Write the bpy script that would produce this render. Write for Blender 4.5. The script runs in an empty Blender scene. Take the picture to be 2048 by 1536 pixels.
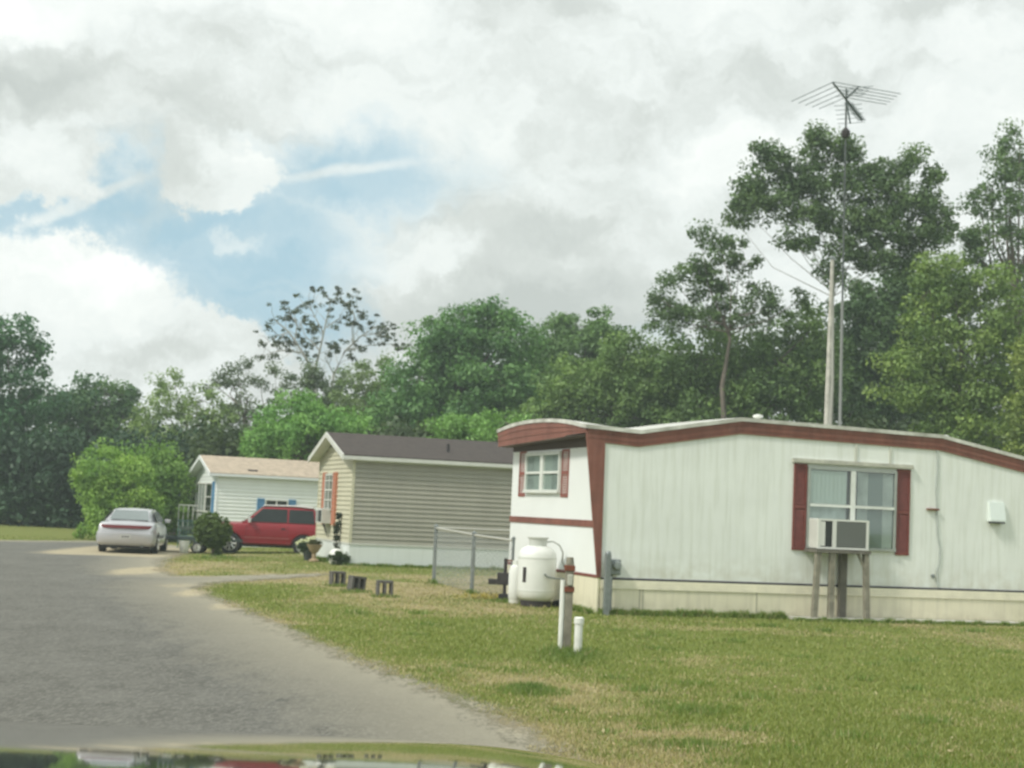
import bpy, bmesh, math, random
import numpy as np
from mathutils import Vector, Matrix, Euler
R = math.radians
random.seed(7); rng = np.random.default_rng(11)
SC = bpy.context.scene
COL = SC.collection

# ------------------------------------------------------------------ camera
FPX = 3076.0
PITCH, ROLL, CAMZ = R(4.7), R(2.6), 1.65
CM = Matrix.Rotation(math.pi/2 + PITCH, 3, 'X') @ Matrix.Rotation(ROLL, 3, 'Z')
cam_d = bpy.data.cameras.new('camera'); cam = bpy.data.objects.new('camera', cam_d)
COL.objects.link(cam); SC.camera = cam
cam.matrix_world = Matrix.Translation((0, 0, CAMZ)) @ CM.to_4x4()
cam_d.sensor_width = 36; cam_d.lens = 36*FPX/2048
cam_d.clip_start = .05; cam_d.clip_end = 3000
cam_d.dof.use_dof = True; cam_d.dof.focus_distance = 2.3; cam_d.dof.aperture_fstop = 14

# ------------------------------------------------------------------ world and sun
SUN_AZ, SUN_EL = math.atan2(-.80, -.60), R(46)
world = bpy.data.worlds.new('World'); SC.world = world; world.use_nodes = True

def nn(t, ty, **kw):
    n = t.nodes.new(ty)
    for k, v in kw.items():
        if k.startswith('i_'):
            key = k[2:]
            key = int(key) if key.isdigit() else key
            n.inputs[key].default_value = v
        else: setattr(n, k, v)
    return n
def mth(t, op, a, b=None, c=None, clamp=False):
    n = t.nodes.new('ShaderNodeMath'); n.operation = op; n.use_clamp = clamp
    for i, v in enumerate((a, b, c)):
        if v is None: continue
        if hasattr(v, 'links') or hasattr(v, 'node'): t.links.new(v, n.inputs[i])
        else: n.inputs[i].default_value = v
    return n.outputs[0]
def mixc(t, fac, a, b, mode='MIX'):
    n = t.nodes.new('ShaderNodeMix'); n.data_type = 'RGBA'; n.blend_type = mode
    for key, v in ((0, fac), (6, a), (7, b)):
        if hasattr(v, 'node'): t.links.new(v, n.inputs[key])
        else: n.inputs[key].default_value = v if key == 0 else (*v[:3], 1)
    return n.outputs[2]
def remap(t, v, a, b, c=0., d=1., smooth=False):
    n = t.nodes.new('ShaderNodeMapRange'); n.clamp = True
    if smooth: n.interpolation_type = 'SMOOTHSTEP'
    t.links.new(v, n.inputs[0])
    for i, q in enumerate((a, b, c, d)): n.inputs[i+1].default_value = q
    return n.outputs[0]

def build_world():
    t = world.node_tree; t.nodes.clear(); L = t.links.new
    out = nn(t, 'ShaderNodeOutputWorld'); bg = nn(t, 'ShaderNodeBackground'); L(bg.outputs[0], out.inputs[0])
    sky = nn(t, 'ShaderNodeTexSky'); sky.sky_type = 'NISHITA'; sky.sun_disc = False
    sky.sun_elevation = SUN_EL; sky.sun_rotation = SUN_AZ; sky.air_density = 1.2; sky.dust_density = 2.5
    tc = nn(t, 'ShaderNodeTexCoord'); sp = nn(t, 'ShaderNodeSeparateXYZ'); L(tc.outputs['Generated'], sp.inputs[0])
    az = mth(t, 'ARCTAN2', sp.outputs[0], sp.outputs[1]); el = mth(t, 'ARCSINE', sp.outputs[2])
    cb = nn(t, 'ShaderNodeCombineXYZ'); L(az, cb.inputs[0]); L(el, cb.inputs[1])
    # ragged edges: the direction is warped by noise before the cloud masses are laid out
    n1 = nn(t, 'ShaderNodeTexNoise', i_Scale=13., i_Detail=9., i_Roughness=.66); L(cb.outputs[0], n1.inputs['Vector'])
    sb = nn(t, 'ShaderNodeVectorMath', operation='SUBTRACT'); L(n1.outputs['Color'], sb.inputs[0]); sb.inputs[1].default_value = (.5, .5, .5)
    sc = nn(t, 'ShaderNodeVectorMath', operation='SCALE'); L(sb.outputs[0], sc.inputs[0]); sc.inputs['Scale'].default_value = .11
    ad = nn(t, 'ShaderNodeVectorMath', operation='ADD'); L(cb.outputs[0], ad.inputs[0]); L(sc.outputs[0], ad.inputs[1])
    n0 = nn(t, 'ShaderNodeTexNoise', i_Scale=30., i_Detail=3.); L(cb.outputs[0], n0.inputs['Vector'])
    sb0 = nn(t, 'ShaderNodeVectorMath', operation='SUBTRACT'); L(n0.outputs['Color'], sb0.inputs[0]); sb0.inputs[1].default_value = (.5, .5, .5)
    sc0 = nn(t, 'ShaderNodeVectorMath', operation='SCALE'); L(sb0.outputs[0], sc0.inputs[0]); sc0.inputs['Scale'].default_value = .012
    ad0 = nn(t, 'ShaderNodeVectorMath', operation='ADD'); L(cb.outputs[0], ad0.inputs[0]); L(sc0.outputs[0], ad0.inputs[1])
    def gauss(deg_az, deg_el, ra, re, rot=0, src=ad, hard=1.):
        mp = nn(t, 'ShaderNodeMapping'); mp.vector_type = 'TEXTURE'
        L(src.outputs[0], mp.inputs[0])
        mp.inputs['Location'].default_value = (R(deg_az), R(deg_el), 0)
        mp.inputs['Rotation'].default_value = (0, 0, R(rot))
        mp.inputs['Scale'].default_value = (R(ra), R(re), 1)
        sm = nn(t, 'ShaderNodeSeparateXYZ'); L(mp.outputs[0], sm.inputs[0])
        r2 = mth(t, 'ADD', mth(t, 'MULTIPLY', sm.outputs[0], sm.outputs[0]), mth(t, 'MULTIPLY', sm.outputs[1], sm.outputs[1]))
        if hard != 1.: r2 = mth(t, 'POWER', r2, hard)
        return mth(t, 'EXPONENT', mth(t, 'MULTIPLY', r2, -1.))
    # open blue sky (degrees of azimuth right of the view axis, degrees of elevation)
    blue = None
    for g in ((-10.6, 9.2, 5.2, 3.0, 0, 1.), (-17., 10.2, 4.8, 2.1, 6, 1.), (-6.6, 12.2, 5., 2., 4, .85), (-9.4, 6.8, 4.4, 1.6, -8, 1.), (5.2, 6.6, 3, .7, 0, .35), (-13., 10.7, 2.6, 1.0, 0, .5),
              (60, 30, 16, 9, 0, .9), (-75, 35, 20, 8, 0, .9), (150, 40, 22, 12, 0, .9)):
        v = mth(t, 'MULTIPLY', gauss(*g[:5]), g[5]); blue = v if blue is None else mth(t, 'MAXIMUM', blue, v)
    blue = remap(t, blue, .08, .85, 0, 1, True)
    puff = None
    for g in ((-16.0, 6.6, 4.1, 2.6, -6, 1.), (-11.2, 4.4, 3.9, 2.0, -14, 1.), (-11.4, 12.2, 2.2, 1.25, 12, .95), (-18.5, 11.8, 2.9, 1.9, 0, .95), (-1.2, 7.6, 4.6, 3.1, 22, 1.), (-10.4, 9.8, 1.3, .8, 0, .36), (-12.6, 8.6, 1.2, .6, 0, .3)):
        v = mth(t, 'MULTIPLY', gauss(*g[:5], hard=1.5), g[5]); puff = v if puff is None else mth(t, 'MAXIMUM', puff, v)
    puff = remap(t, puff, .22, .5, 0, 1, True)
    streak = mth(t, 'MAXIMUM', gauss(-16.1, 10.3, 2.9, .26, 27, ad0), mth(t, 'MULTIPLY', gauss(-6.6, 12.2, 3.8, .26, 10, ad0), .8))
    streak = remap(t, streak, .15, .85, 0, .72, True)
    # thin veil over the blue
    n2 = nn(t, 'ShaderNodeTexNoise', i_Scale=9., i_Detail=6., i_Roughness=.6)
    mp2 = nn(t, 'ShaderNodeMapping'); mp2.inputs['Scale'].default_value = (1., 2.4, 1.); mp2.inputs['Rotation'].default_value = (0, 0, R(-12)); L(ad.outputs[0], mp2.inputs[0]); L(mp2.outputs[0], n2.inputs['Vector'])
    veil = remap(t, n2.outputs[0], .35, .75, .05, .55)
    bl = mth(t, 'MULTIPLY', blue, mth(t, 'SUBTRACT', 1., puff))
    bl = mth(t, 'MULTIPLY', bl, mth(t, 'SUBTRACT', 1., streak))
    cover = mth(t, 'SUBTRACT', 1., mth(t, 'MULTIPLY', bl, mth(t, 'SUBTRACT', 1., mth(t, 'MULTIPLY', veil, .75))))
    # light and dark bodies inside the cloud deck
    n3 = nn(t, 'ShaderNodeTexNoise', i_Scale=5.5, i_Detail=7., i_Roughness=.55)
    mp3 = nn(t, 'ShaderNodeMapping'); mp3.inputs['Scale'].default_value = (1., 2.2, 1.); mp3.inputs['Rotation'].default_value = (0, 0, R(-20)); mp3.inputs['Location'].default_value = (3.1, .4, 0)
    L(ad.outputs[0], mp3.inputs[0]); L(mp3.outputs[0], n3.inputs['Vector'])
    dark = None
    for g in ((1.5, 6.6, 5.6, 1.5, 4, 1.3), (1.4, 10.6, 3.6, 1.1, 14, .9), (-13.5, 5.6, 2.6, .7, -15, .6), (-17.5, 4.4, 3., .7, 0, .5), (4.5, 9, 3, .8, 20, .4), (-18.2, 14.6, 2.8, .9, 4, .9), (-16.4, 5.4, 3.2, .6, -10, .35), (-14.5, 12.6, 2.0, .6, 0, .25), (11., 15.4, 5, 1.2, 0, .45), (2, 18, 4, 1.6, 0, .35)):
        v = mth(t, 'MULTIPLY', gauss(*g[:5]), g[5]); dark = v if dark is None else mth(t, 'ADD', dark, v)
    lite = None
    for g in ((-15.5, 6.4, 4.2, 1.8, -6, .8), (-15.2, 8.4, 3.2, .8, -3, .9), (-17.6, 17.3, 2.4, 1.8, 10, .3), (-18.2, 12.4, 1.6, 1.0, 0, .8), (-10.4, 13.2, 1.0, .8, 30, .7), (8.6, 13.6, 4.6, 1.3, 26, .6), (4, 17.5, 3.4, 1.6, 0, .5), (-2.2, 9.6, 4, .9, 24, .5), (-6, 18, 4, 1.6, 0, .4)):
        v = mth(t, 'MULTIPLY', gauss(*g[:5]), g[5]); lite = v if lite is None else mth(t, 'ADD', lite, v)
    n4 = nn(t, 'ShaderNodeTexNoise', i_Scale=17., i_Detail=8., i_Roughness=.6); L(mp3.outputs[0], n4.inputs['Vector'])
    b = mth(t, 'ADD', remap(t, n3.outputs[0], .3, .72, -.55, .55), remap(t, n4.outputs[0], .3, .7, -.26, .26))
    b = mth(t, 'ADD', mth(t, 'ADD', b, mth(t, 'MULTIPLY', lite, .75)), mth(t, 'MULTIPLY', dark, -.9))
    b = remap(t, b, -1., 1., 0, 1)
    cr = nn(t, 'ShaderNodeValToRGB'); L(b, cr.inputs[0]); e = cr.color_ramp.elements
    e[0].position = .0; e[0].color = (.47, .505, .485, 1)
    e[1].position = 1.; e[1].color = (.90, .905, .88, 1)
    m_ = e.new(.30); m_.color = (.575, .61, .585, 1); m_ = e.new(.52); m_.color = (.725, .765, .745, 1); m_ = e.new(.75); m_.color = (.81, .84, .815, 1)
    cl = mixc(t, 1., cr.outputs[0], (10.0, 10.0, 10.0), 'MULTIPLY')
    cl = [n for n in t.nodes if n.bl_idname == 'ShaderNodeMix'][-1].outputs[2]
    skyc = mixc(t, .92, sky.outputs[0], (3.0, 4.9, 6.0))
    col = mixc(t, cover, skyc, cl)
    # the deck is brighter overhead than near the horizon
    gain = remap(t, el, R(20), R(75), 1., 1.55)
    vm = nn(t, 'ShaderNodeVectorMath', operation='SCALE'); L(col, vm.inputs[0]); L(gain, vm.inputs['Scale'])
    L(vm.outputs[0], bg.inputs[0]); bg.inputs[1].default_value = .1
build_world()

sun_d = bpy.data.lights.new('sun', 'SUN'); sun = bpy.data.objects.new('sun', sun_d); COL.objects.link(sun)
sun_d.energy = 2.3; sun_d.angle = R(9); sun_d.color = (1, .95, .87)
sdir = Vector((math.sin(SUN_AZ)*math.cos(SUN_EL), math.cos(SUN_AZ)*math.cos(SUN_EL), math.sin(SUN_EL)))
sun.rotation_euler = sdir.to_track_quat('Z', 'Y').to_euler(); sun.location = (0, 0, 40)
vs = SC.view_settings; SC.display_settings.display_device = 'sRGB'
vs.view_transform = 'Standard'; vs.look = 'None'; vs.gamma = 1; vs.exposure = 0.34
SC.cycles.max_bounces = 8; SC.cycles.transparent_max_bounces = 24; SC.cycles.volume_bounces = 0

# ------------------------------------------------------------------ measuring helpers (photo pixel of the 2048 px photograph -> point in the world)
def pray(x, y): return CM @ Vector(((x-1024)/FPX, (768-y)/FPX, -1.))
def G(x, y):
    a = np.clip((-np.asarray(x, float)-4)/6, 0, 1); b = np.clip((np.asarray(y, float)-38)/8, 0, 1)
    a = a*a*(3-2*a); b = b*b*(3-2*b)
    return -.2*a*b
def gnd(x, y, z=None):
    d = pray(x, y); zz = 0. if z is None else z
    for _ in range(8):
        p = Vector((0, 0, CAMZ)) + d*((zz-CAMZ)/d.z)
        if z is not None: break
        zz = float(G(p.x, p.y))
    return p
def dep(x, y, D): d = pray(x, y); return Vector((0, 0, CAMZ)) + d*(D/d.y)

# ------------------------------------------------------------------ mesh helpers
class MB:
    def __init__(s): s.v = []; s.f = []; s.m = []
    def add(s, vs_, fs, mi=0):
        o = len(s.v); s.v += [tuple(p) for p in vs_]; s.f += [tuple(i+o for i in f) for f in fs]; s.m += [mi]*len(fs); return s
    def box(s, x0, x1, y0, y1, z0, z1, mi=0):
        return s.add([(x, y, z) for z in (z0, z1) for y in (y0, y1) for x in (x0, x1)],
                     [(0, 2, 3, 1), (4, 5, 7, 6), (0, 1, 5, 4), (2, 6, 7, 3), (0, 4, 6, 2), (1, 3, 7, 5)], mi)
    def tbox(s, M, x, y, z, mi=0):
        o = len(s.v); s.box(-x, x, -y, y, -z, z, mi)
        for i in range(o, len(s.v)): s.v[i] = tuple(M @ Vector(s.v[i]))
        return s
    def prism(s, pts, fn, mi=0):
        """pts: polygon 2D; fn(p, side) -> 3D for side 0/1"""
        n = len(pts)
        return s.add([fn(p, 0) for p in pts] + [fn(p, 1) for p in pts],
                     [tuple(range(n-1, -1, -1)), tuple(range(n, 2*n))] + [(i, (i+1) % n, (i+1) % n+n, i+n) for i in range(n)], mi)
    def tube(s, path, r, n=8, mi=0, cap=True):
        path = [Vector(p) for p in path]
        rs = r if isinstance(r, (list, tuple)) else [r]*len(path)
        o = []; up = Vector((0, 0, 1))
        for i, p in enumerate(path):
            d = (path[min(i+1, len(path)-1)] - path[max(i-1, 0)]).normalized()
            a = d.cross(up if abs(d.z) < .9 else Vector((1, 0, 0))).normalized(); b = d.cross(a).normalized()
            o += [p + (a*math.cos(k*2*math.pi/n) + b*math.sin(k*2*math.pi/n))*rs[i] for k in range(n)]
        fs = [(i*n+k, i*n+(k+1) % n, (i+1)*n+(k+1) % n, (i+1)*n+k) for i in range(len(path)-1) for k in range(n)]
        if cap: fs += [tuple(range(n-1, -1, -1)), tuple((len(path)-1)*n+k for k in range(n))]
        return s.add(o, fs, mi)
    def lathe(s, prof, c=(0, 0, 0), n=24, mi=0, M=None):
        vs_ = []
        for r, z in prof:
            for k in range(n):
                a = 2*math.pi*k/n; p = Vector((r*math.cos(a), r*math.sin(a), z))
                if M is not None: p = M @ p
                vs_.append(p + Vector(c))
        m = len(prof); fs = [(i*n+k, i*n+(k+1) % n, (i+1)*n+(k+1) % n, (i+1)*n+k) for i in range(m-1) for k in range(n)]
        fs += [tuple(range(n-1, -1, -1)), tuple((m-1)*n+k for k in range(n))]
        return s.add(vs_, fs, mi)
    def build(s, name, mat, parent=None, smooth=False, bevel=0., normals=True):
        me = bpy.data.meshes.new(name); me.from_pydata(s.v, [], s.f)
        for m in (mat if isinstance(mat, (list, tuple)) else [mat]): me.materials.append(m)
        if len(me.materials) > 1:
            for p, i in zip(me.polygons, s.m): p.material_index = i
        if normals:
            bm = bmesh.new(); bm.from_mesh(me); bmesh.ops.recalc_face_normals(bm, faces=bm.faces); bm.to_mesh(me); bm.free()
        if smooth:
            me.polygons.foreach_set('use_smooth', [True]*len(me.polygons))
            me.set_sharp_from_angle(angle=R(38))
        o = bpy.data.objects.new(name, me); COL.objects.link(o)
        if parent: o.parent = parent
        if bevel:
            b = o.modifiers.new('bevel', 'BEVEL'); b.width = bevel; b.segments = 2; b.limit_method = 'ANGLE'
        return o
def tag(o, label, cat=None, group=None, kind=None):
    if label: o['label'] = label
    if cat: o['category'] = cat
    if group: o['group'] = group
    if kind: o['kind'] = kind
    return o
def empty(name, loc, rz=0., label=None, cat=None, group=None):
    o = bpy.data.objects.new(name, None); o.empty_display_size = .2; COL.objects.link(o)
    o.location = loc; o.rotation_euler = (0, 0, rz); return tag(o, label, cat, group)
def copy_tree(o, parent=None):
    c = o.copy(); COL.objects.link(c)
    if parent: c.parent = parent
    for ch in list(o.children): copy_tree(ch, c)
    return c
def raw_mesh(name, V, F, mat, parent=None, attrs=None, k=3):
    """V (n,3), F (m,k) numpy -> object, fast"""
    me = bpy.data.meshes.new(name)
    me.vertices.add(len(V)); me.vertices.foreach_set('co', np.ascontiguousarray(V, dtype=np.float32).ravel())
    me.loops.add(F.size); me.loops.foreach_set('vertex_index', np.ascontiguousarray(F, dtype=np.int32).ravel())
    me.polygons.add(len(F)); me.polygons.foreach_set('loop_start', np.arange(0, F.size, k, dtype=np.int32))
    me.update(calc_edges=True)
    for nm, (ty, arr) in (attrs or {}).items():
        a = me.attributes.new(nm, ty, 'POINT')
        a.data.foreach_set('color' if ty == 'FLOAT_COLOR' else 'value', np.ascontiguousarray(arr, dtype=np.float32).ravel())
    me.materials.append(mat)
    o = bpy.data.objects.new(name, me); COL.objects.link(o)
    if parent: o.parent = parent
    return o

# ------------------------------------------------------------------ materials
MATS = {}
def mat(name, col, rough=.6, metal=0., noise=None, bump=None, streak=None, spec=.4, coat=0., dirt=None, emis=None):
    """noise=(scale, amount[, second colour]); bump=(scale, strength[, dist]); streak=(colour, amount): vertical run marks; dirt=(colour, z0, z1): splash dirt by local height"""
    m = bpy.data.materials.new(name); m.use_nodes = True; t = m.node_tree; L = t.links.new
    b = t.nodes['Principled BSDF']; b.inputs['Roughness'].default_value = rough; b.inputs['Metallic'].default_value = metal
    b.inputs['Specular IOR Level'].default_value = spec; b.inputs['Coat Weight'].default_value = coat; b.inputs['Coat Roughness'].default_value = .05
    b.inputs['Base Color'].default_value = (*col, 1)
    tc = nn(t, 'ShaderNodeTexCoord'); c = None
    if noise:
        n = nn(t, 'ShaderNodeTexNoise', i_Scale=noise[0], i_Detail=6., i_Roughness=.65); L(tc.outputs['Object'], n.inputs['Vector'])
        f = remap(t, n.outputs[0], .3, .7)
        if len(noise) > 2: c = mixc(t, mth(t, 'MULTIPLY', f, noise[1]), col, noise[2])
        else: c = mixc(t, f, [q*(1-noise[1]) for q in col], [min(q*(1+noise[1]), 1) for q in col])
    if streak:
        mp = nn(t, 'ShaderNodeMapping'); mp.inputs['Scale'].default_value = (7, 7, .5); L(tc.outputs['Object'], mp.inputs[0])
        n = nn(t, 'ShaderNodeTexNoise', i_Scale=1.6, i_Detail=5., i_Roughness=.6); L(mp.outputs[0], n.inputs['Vector'])
        f = mth(t, 'MULTIPLY', remap(t, n.outputs[0], .46, .78), streak[1])
        c = mixc(t, f, c if c is not None else col, streak[0])
    if dirt:
        sp = nn(t, 'ShaderNodeSeparateXYZ'); L(tc.outputs['Object'], sp.inputs[0])
        n = nn(t, 'ShaderNodeTexNoise', i_Scale=5., i_Detail=6.); L(tc.outputs['Object'], n.inputs['Vector'])
        f = mth(t, 'MULTIPLY', remap(t, sp.outputs[2], dirt[1], dirt[2], 1, 0), remap(t, n.outputs[0], .35, .65))
        c = mixc(t, mth(t, 'MULTIPLY', f, dirt[3] if len(dirt) > 3 else .7), c if c is not None else col, dirt[0])
    if c is not None: L(c, b.inputs['Base Color'])
    if bump:
        n = nn(t, 'ShaderNodeTexNoise', i_Scale=bump[0], i_Detail=4.); L(tc.outputs['Object'], n.inputs['Vector'])
        bp = nn(t, 'ShaderNodeBump', i_Strength=bump[1], i_Distance=bump[2] if len(bump) > 2 else .01); L(n.outputs[0], bp.inputs['Height']); L(bp.outputs[0], b.inputs['Normal'])
    MATS[name] = m; return m
def ribbed(name, col, period, depth, **kw):
    m = mat(name, col, **kw); t = m.node_tree; L = t.links.new; b = t.nodes['Principled BSDF']
    tc = nn(t, 'ShaderNodeTexCoord'); sp = nn(t, 'ShaderNodeSeparateXYZ'); L(tc.outputs['Object'], sp.inputs[0])
    s_ = mth(t, 'ADD', sp.outputs[0], sp.outputs[1])
    w = mth(t, 'PINGPONG', s_, period/2); w = remap(t, w, 0, period*.1, 0, 1)
    n = nn(t, 'ShaderNodeTexNoise', i_Scale=1.3, i_Detail=2.); L(tc.outputs['Object'], n.inputs['Vector'])
    h = mth(t, 'ADD', mth(t, 'MULTIPLY', w, .5), mth(t, 'MULTIPLY', n.outputs[0], 4.))
    bp = nn(t, 'ShaderNodeBump', i_Strength=.5, i_Distance=depth); L(h, bp.inputs['Height']); L(bp.outputs[0], b.inputs['Normal'])
    return m
def glass(name, tint=(.86, .90, .89), op=.35):
    m = bpy.data.materials.new(name); m.use_nodes = True; t = m.node_tree; L = t.links.new
    t.nodes.clear(); out = nn(t, 'ShaderNodeOutputMaterial')
    tr = nn(t, 'ShaderNodeBsdfTransparent'); tr.inputs[0].default_value = (*tint, 1)
    gl = nn(t, 'ShaderNodeBsdfGlossy'); gl.inputs['Roughness'].default_value = .03
    fr = nn(t, 'ShaderNodeLayerWeight', i_Blend=.25); f = mth(t, 'ADD', mth(t, 'MULTIPLY', fr.outputs['Facing'], .45), .05)
    mx = nn(t, 'ShaderNodeMixShader'); L(f, mx.inputs[0]); L(tr.outputs[0], mx.inputs[1]); L(gl.outputs[0], mx.inputs[2]); L(mx.outputs[0], out.inputs[0])
    MATS[name] = m; return m
def leafmat(name):
    m = bpy.data.materials.new(name); m.use_nodes = True; t = m.node_tree; L = t.links.new
    t.nodes.clear(); out = nn(t, 'ShaderNodeOutputMaterial')
    at = nn(t, 'ShaderNodeAttribute', attribute_name='tone')
    d = nn(t, 'ShaderNodeBsdfDiffuse'); L(at.outputs['Color'], d.inputs[0])
    tl = nn(t, 'ShaderNodeBsdfTranslucent'); c = mixc(t, 1., at.outputs['Color'], (1.1, 1.25, .6), 'MULTIPLY'); L(c, tl.inputs[0])
    g = nn(t, 'ShaderNodeBsdfGlossy', i_Roughness=.5); g.inputs[0].default_value = (.6, .7, .6, 1)
    m1 = nn(t, 'ShaderNodeMixShader', i_0=.30); L(d.outputs[0], m1.inputs[1]); L(tl.outputs[0], m1.inputs[2])
    m2 = nn(t, 'ShaderNodeMixShader', i_0=.04); L(m1.outputs[0], m2.inputs[1]); L(g.outputs[0], m2.inputs[2])
    L(m2.outputs[0], out.inputs[0]); MATS[name] = m; return m
LEAF = leafmat('leaves')
BARK = mat('bark', (.16, .135, .11), .9, noise=(4, .4)); PBARK = mat('pale bark', (.42, .42, .38), .9, noise=(3, .35, (.2, .19, .16)))
WALLW = ribbed('white metal siding', (.80, .83, .785), .1, .0028, rough=.42, streak=((.58, .61, .52), .65), noise=(1.1, .05), dirt=((.50, .47, .36), .6, 1.1, .5))
WALLE = ribbed('white metal end siding', (.80, .83, .81), .1, .003, rough=.42, noise=(1.1, .03))
RED = mat('faded red paint', (.20, .077, .055), .6, noise=(2.2, .3), streak=((.30, .15, .12), .5))
REDS = mat('red shutter', (.19, .055, .045), .5, noise=(9, .2))
ROOFW = mat('weathered white roof metal', (.72, .72, .66), .45, noise=(2.4, 1., (.30, .30, .25)))
SOFF = mat('brown soffit', (.10, .075, .065), .7)
SKIRT = ribbed('cream skirting', (.74, .70, .53), .4, .006, rough=.5, streak=((.50, .47, .36), .5), dirt=((.42, .38, .26), .0, .3, .6))
CREAM = mat('cream trim', (.80, .76, .60), .5, noise=(5, .1)); DARKT = mat('dark trim', (.06, .06, .07), .6)
WFRAME = mat('white window frame', (.70, .73, .68), .4, noise=(8, .1)); GFRAME = mat('grey metal frame', (.36, .39, .36), .4, metal=.2, noise=(10, .15))
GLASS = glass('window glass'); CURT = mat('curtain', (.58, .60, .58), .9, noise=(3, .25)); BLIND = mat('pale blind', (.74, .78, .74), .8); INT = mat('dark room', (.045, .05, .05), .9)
GALV = mat('galvanised steel', (.24, .265, .26), .45, metal=.5, noise=(12, .2)); PVC = mat('white pvc', (.74, .75, .70), .4, noise=(8, .08), dirt=((.4, .4, .25), 0, .3))
WOODG = mat('weathered grey wood', (.24, .225, .175), .85, noise=(7, .35), streak=((.14, .13, .10), .6)); RUST = mat('rust', (.20, .065, .035), .85, noise=(20, .4, (.09, .04, .03)))
TANK = mat('white tank paint', (.72, .74, .70), .38, noise=(3, .06), dirt=((.42, .36, .24), 0, .3, .5)); BLK = mat('black rubber', (.022, .022, .024), .75, noise=(10, .2)); DIRON = mat('dark iron', (.04, .035, .035), .6, noise=(12, .4))
CONC = mat('concrete', (.42, .41, .36), .9, noise=(5, .2), bump=(30, .4)); CBLK = mat('cinder block', (.11, .105, .095), .95, noise=(14, .4), bump=(60, .6)); 
ACW = mat('air conditioner case', (.60, .61, .56), .5, noise=(6, .1)); GRILL = mat('black grille', (.03, .035, .033), .6)

# ------------------------------------------------------------------ noise for layout
def vnoise(x, y, s, seed=0):
    x = np.asarray(x, float)/s; y = np.asarray(y, float)/s
    xi = np.floor(x).astype(np.int64); yi = np.floor(y).astype(np.int64); fx = x-xi; fy = y-yi
    fx = fx*fx*(3-2*fx); fy = fy*fy*(3-2*fy)
    def h(a, b):
        n = (a*374761393 + b*668265263 + seed*1442695041) & 0xffffffff
        n = ((n ^ (n >> 13))*1274126177) & 0xffffffff
        return ((n ^ (n >> 16)) & 0xffff)/65535.
    return (h(xi, yi)*(1-fx)+h(xi+1, yi)*fx)*(1-fy) + (h(xi, yi+1)*(1-fx)+h(xi+1, yi+1)*fx)*fy
def fbm(x, y, s, seed=0): return .5*vnoise(x, y, s, seed)+.3*vnoise(x, y, s/2.1, seed+1)+.2*vnoise(x, y, s/4.3, seed+2)

# ------------------------------------------------------------------ ground and road
ROADPX = [(1110, 1512), (1045, 1466), (960, 1418), (850, 1372), (720, 1326), (640, 1290), (560, 1252), (480, 1216), (432, 1196), (400, 1180), (408, 1169), (470, 1163), (560, 1158), (640, 1152),
          (640, 1148), (520, 1151), (420, 1154), (345, 1153), (322, 1140), (325, 1126), (345, 1114), (385, 1104), (392, 1098), (350, 1092), (290, 1083), (150, 1082), (0, 1081)]
RP = [tuple(gnd(*p).xy) for p in ROADPX]
RP = [(9, -16), (4.2, -2), (2.0, 5)] + RP + [(-60, 50.5), (-60, -16)]
RP = np.array(RP)
def sdist(X, Y):
    """signed distance to the road outline, positive inside"""
    X = np.asarray(X, float); Y = np.asarray(Y, float)
    d = np.full(X.shape, 1e9); ins = np.zeros(X.shape, bool); n = len(RP)
    for i in range(n):
        ax, ay = RP[i]; bx, by = RP[(i+1) % n]; ex, ey = bx-ax, by-ay
        t = np.clip(((X-ax)*ex+(Y-ay)*ey)/(ex*ex+ey*ey), 0, 1)
        d = np.minimum(d, np.hypot(X-ax-t*ex, Y-ay-t*ey))
        c = ((ay > Y) != (by > Y)); xc = ax+(Y-ay)*ex/np.where(ey == 0, 1e-9, ey); ins ^= c & (X < xc)
    return np.where(ins, d, -d)
def pg(px, py, rx, ry):
    """gaussian patch given in photo pixels -> world ellipse"""
    c = gnd(px, py); a = gnd(px+rx, py); b = gnd(px, py-ry)
    return (c.x, c.y, abs(a.x-c.x), abs(b.y-c.y))
def patch(X, Y, g): return np.exp(-(((X-g[0])/g[2])**2+((Y-g[1])/g[3])**2))
DRYP = [(pg(760, 1178, 150, 22), .95), (pg(620, 1160, 120, 10), .5), (pg(980, 1160, 110, 22), .65), (pg(1000, 1345, 110, 26), .8), (pg(1120, 1385, 130, 30), .6), (pg(1180, 1420, 130, 26), .45), (pg(1480, 1480, 120, 24), .45), (pg(1290, 1470, 90, 22), .4),
        (pg(560, 1240, 60, 16), .4), (pg(1090, 1500, 60, 40), .5), (pg(800, 1215, 140, 10), .4), (pg(420, 1135, 80, 7), .4), (pg(1250, 1540, 160, 30), .4)]
LUSH = [(pg(500, 1190, 110, 16), .55), (pg(1250, 1290, 420, 26), .35), (pg(1135, 1316, 60, 12), .7), (pg(1062, 1383, 42, 9), 1.), (pg(1385, 1425, 34, 7), .5), (pg(1395, 1492, 34, 7), .5), (pg(1300, 1490, 30, 8), .3), (pg(700, 1215, 90, 14), .4), (pg(1750, 1330, 300, 40), .3)]
def dryf(X, Y):
    d = .95*(fbm(X, Y, 2.6, 5)-.5) + .85*(fbm(X, Y, .7, 9)-.5) + .27
    for g, a in DRYP: d = d + a*.62*patch(X, Y, g)
    for g, a in LUSH: d = d - a*.75*patch(X, Y, g)
    sd = sdist(X, Y); d = d + .35*np.exp(-np.maximum(-sd, 0)/.35)
    return np.clip(d, 0, 1)
fine_x = np.arange(-26, 14.01, .2); fine_y = np.arange(6, 62.01, .2)
gx = np.concatenate([[-600, -300, -150, -90, -60, -44, -34, -29], fine_x, [16, 20, 28, 40, 60, 100, 180, 300, 600]])
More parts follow.
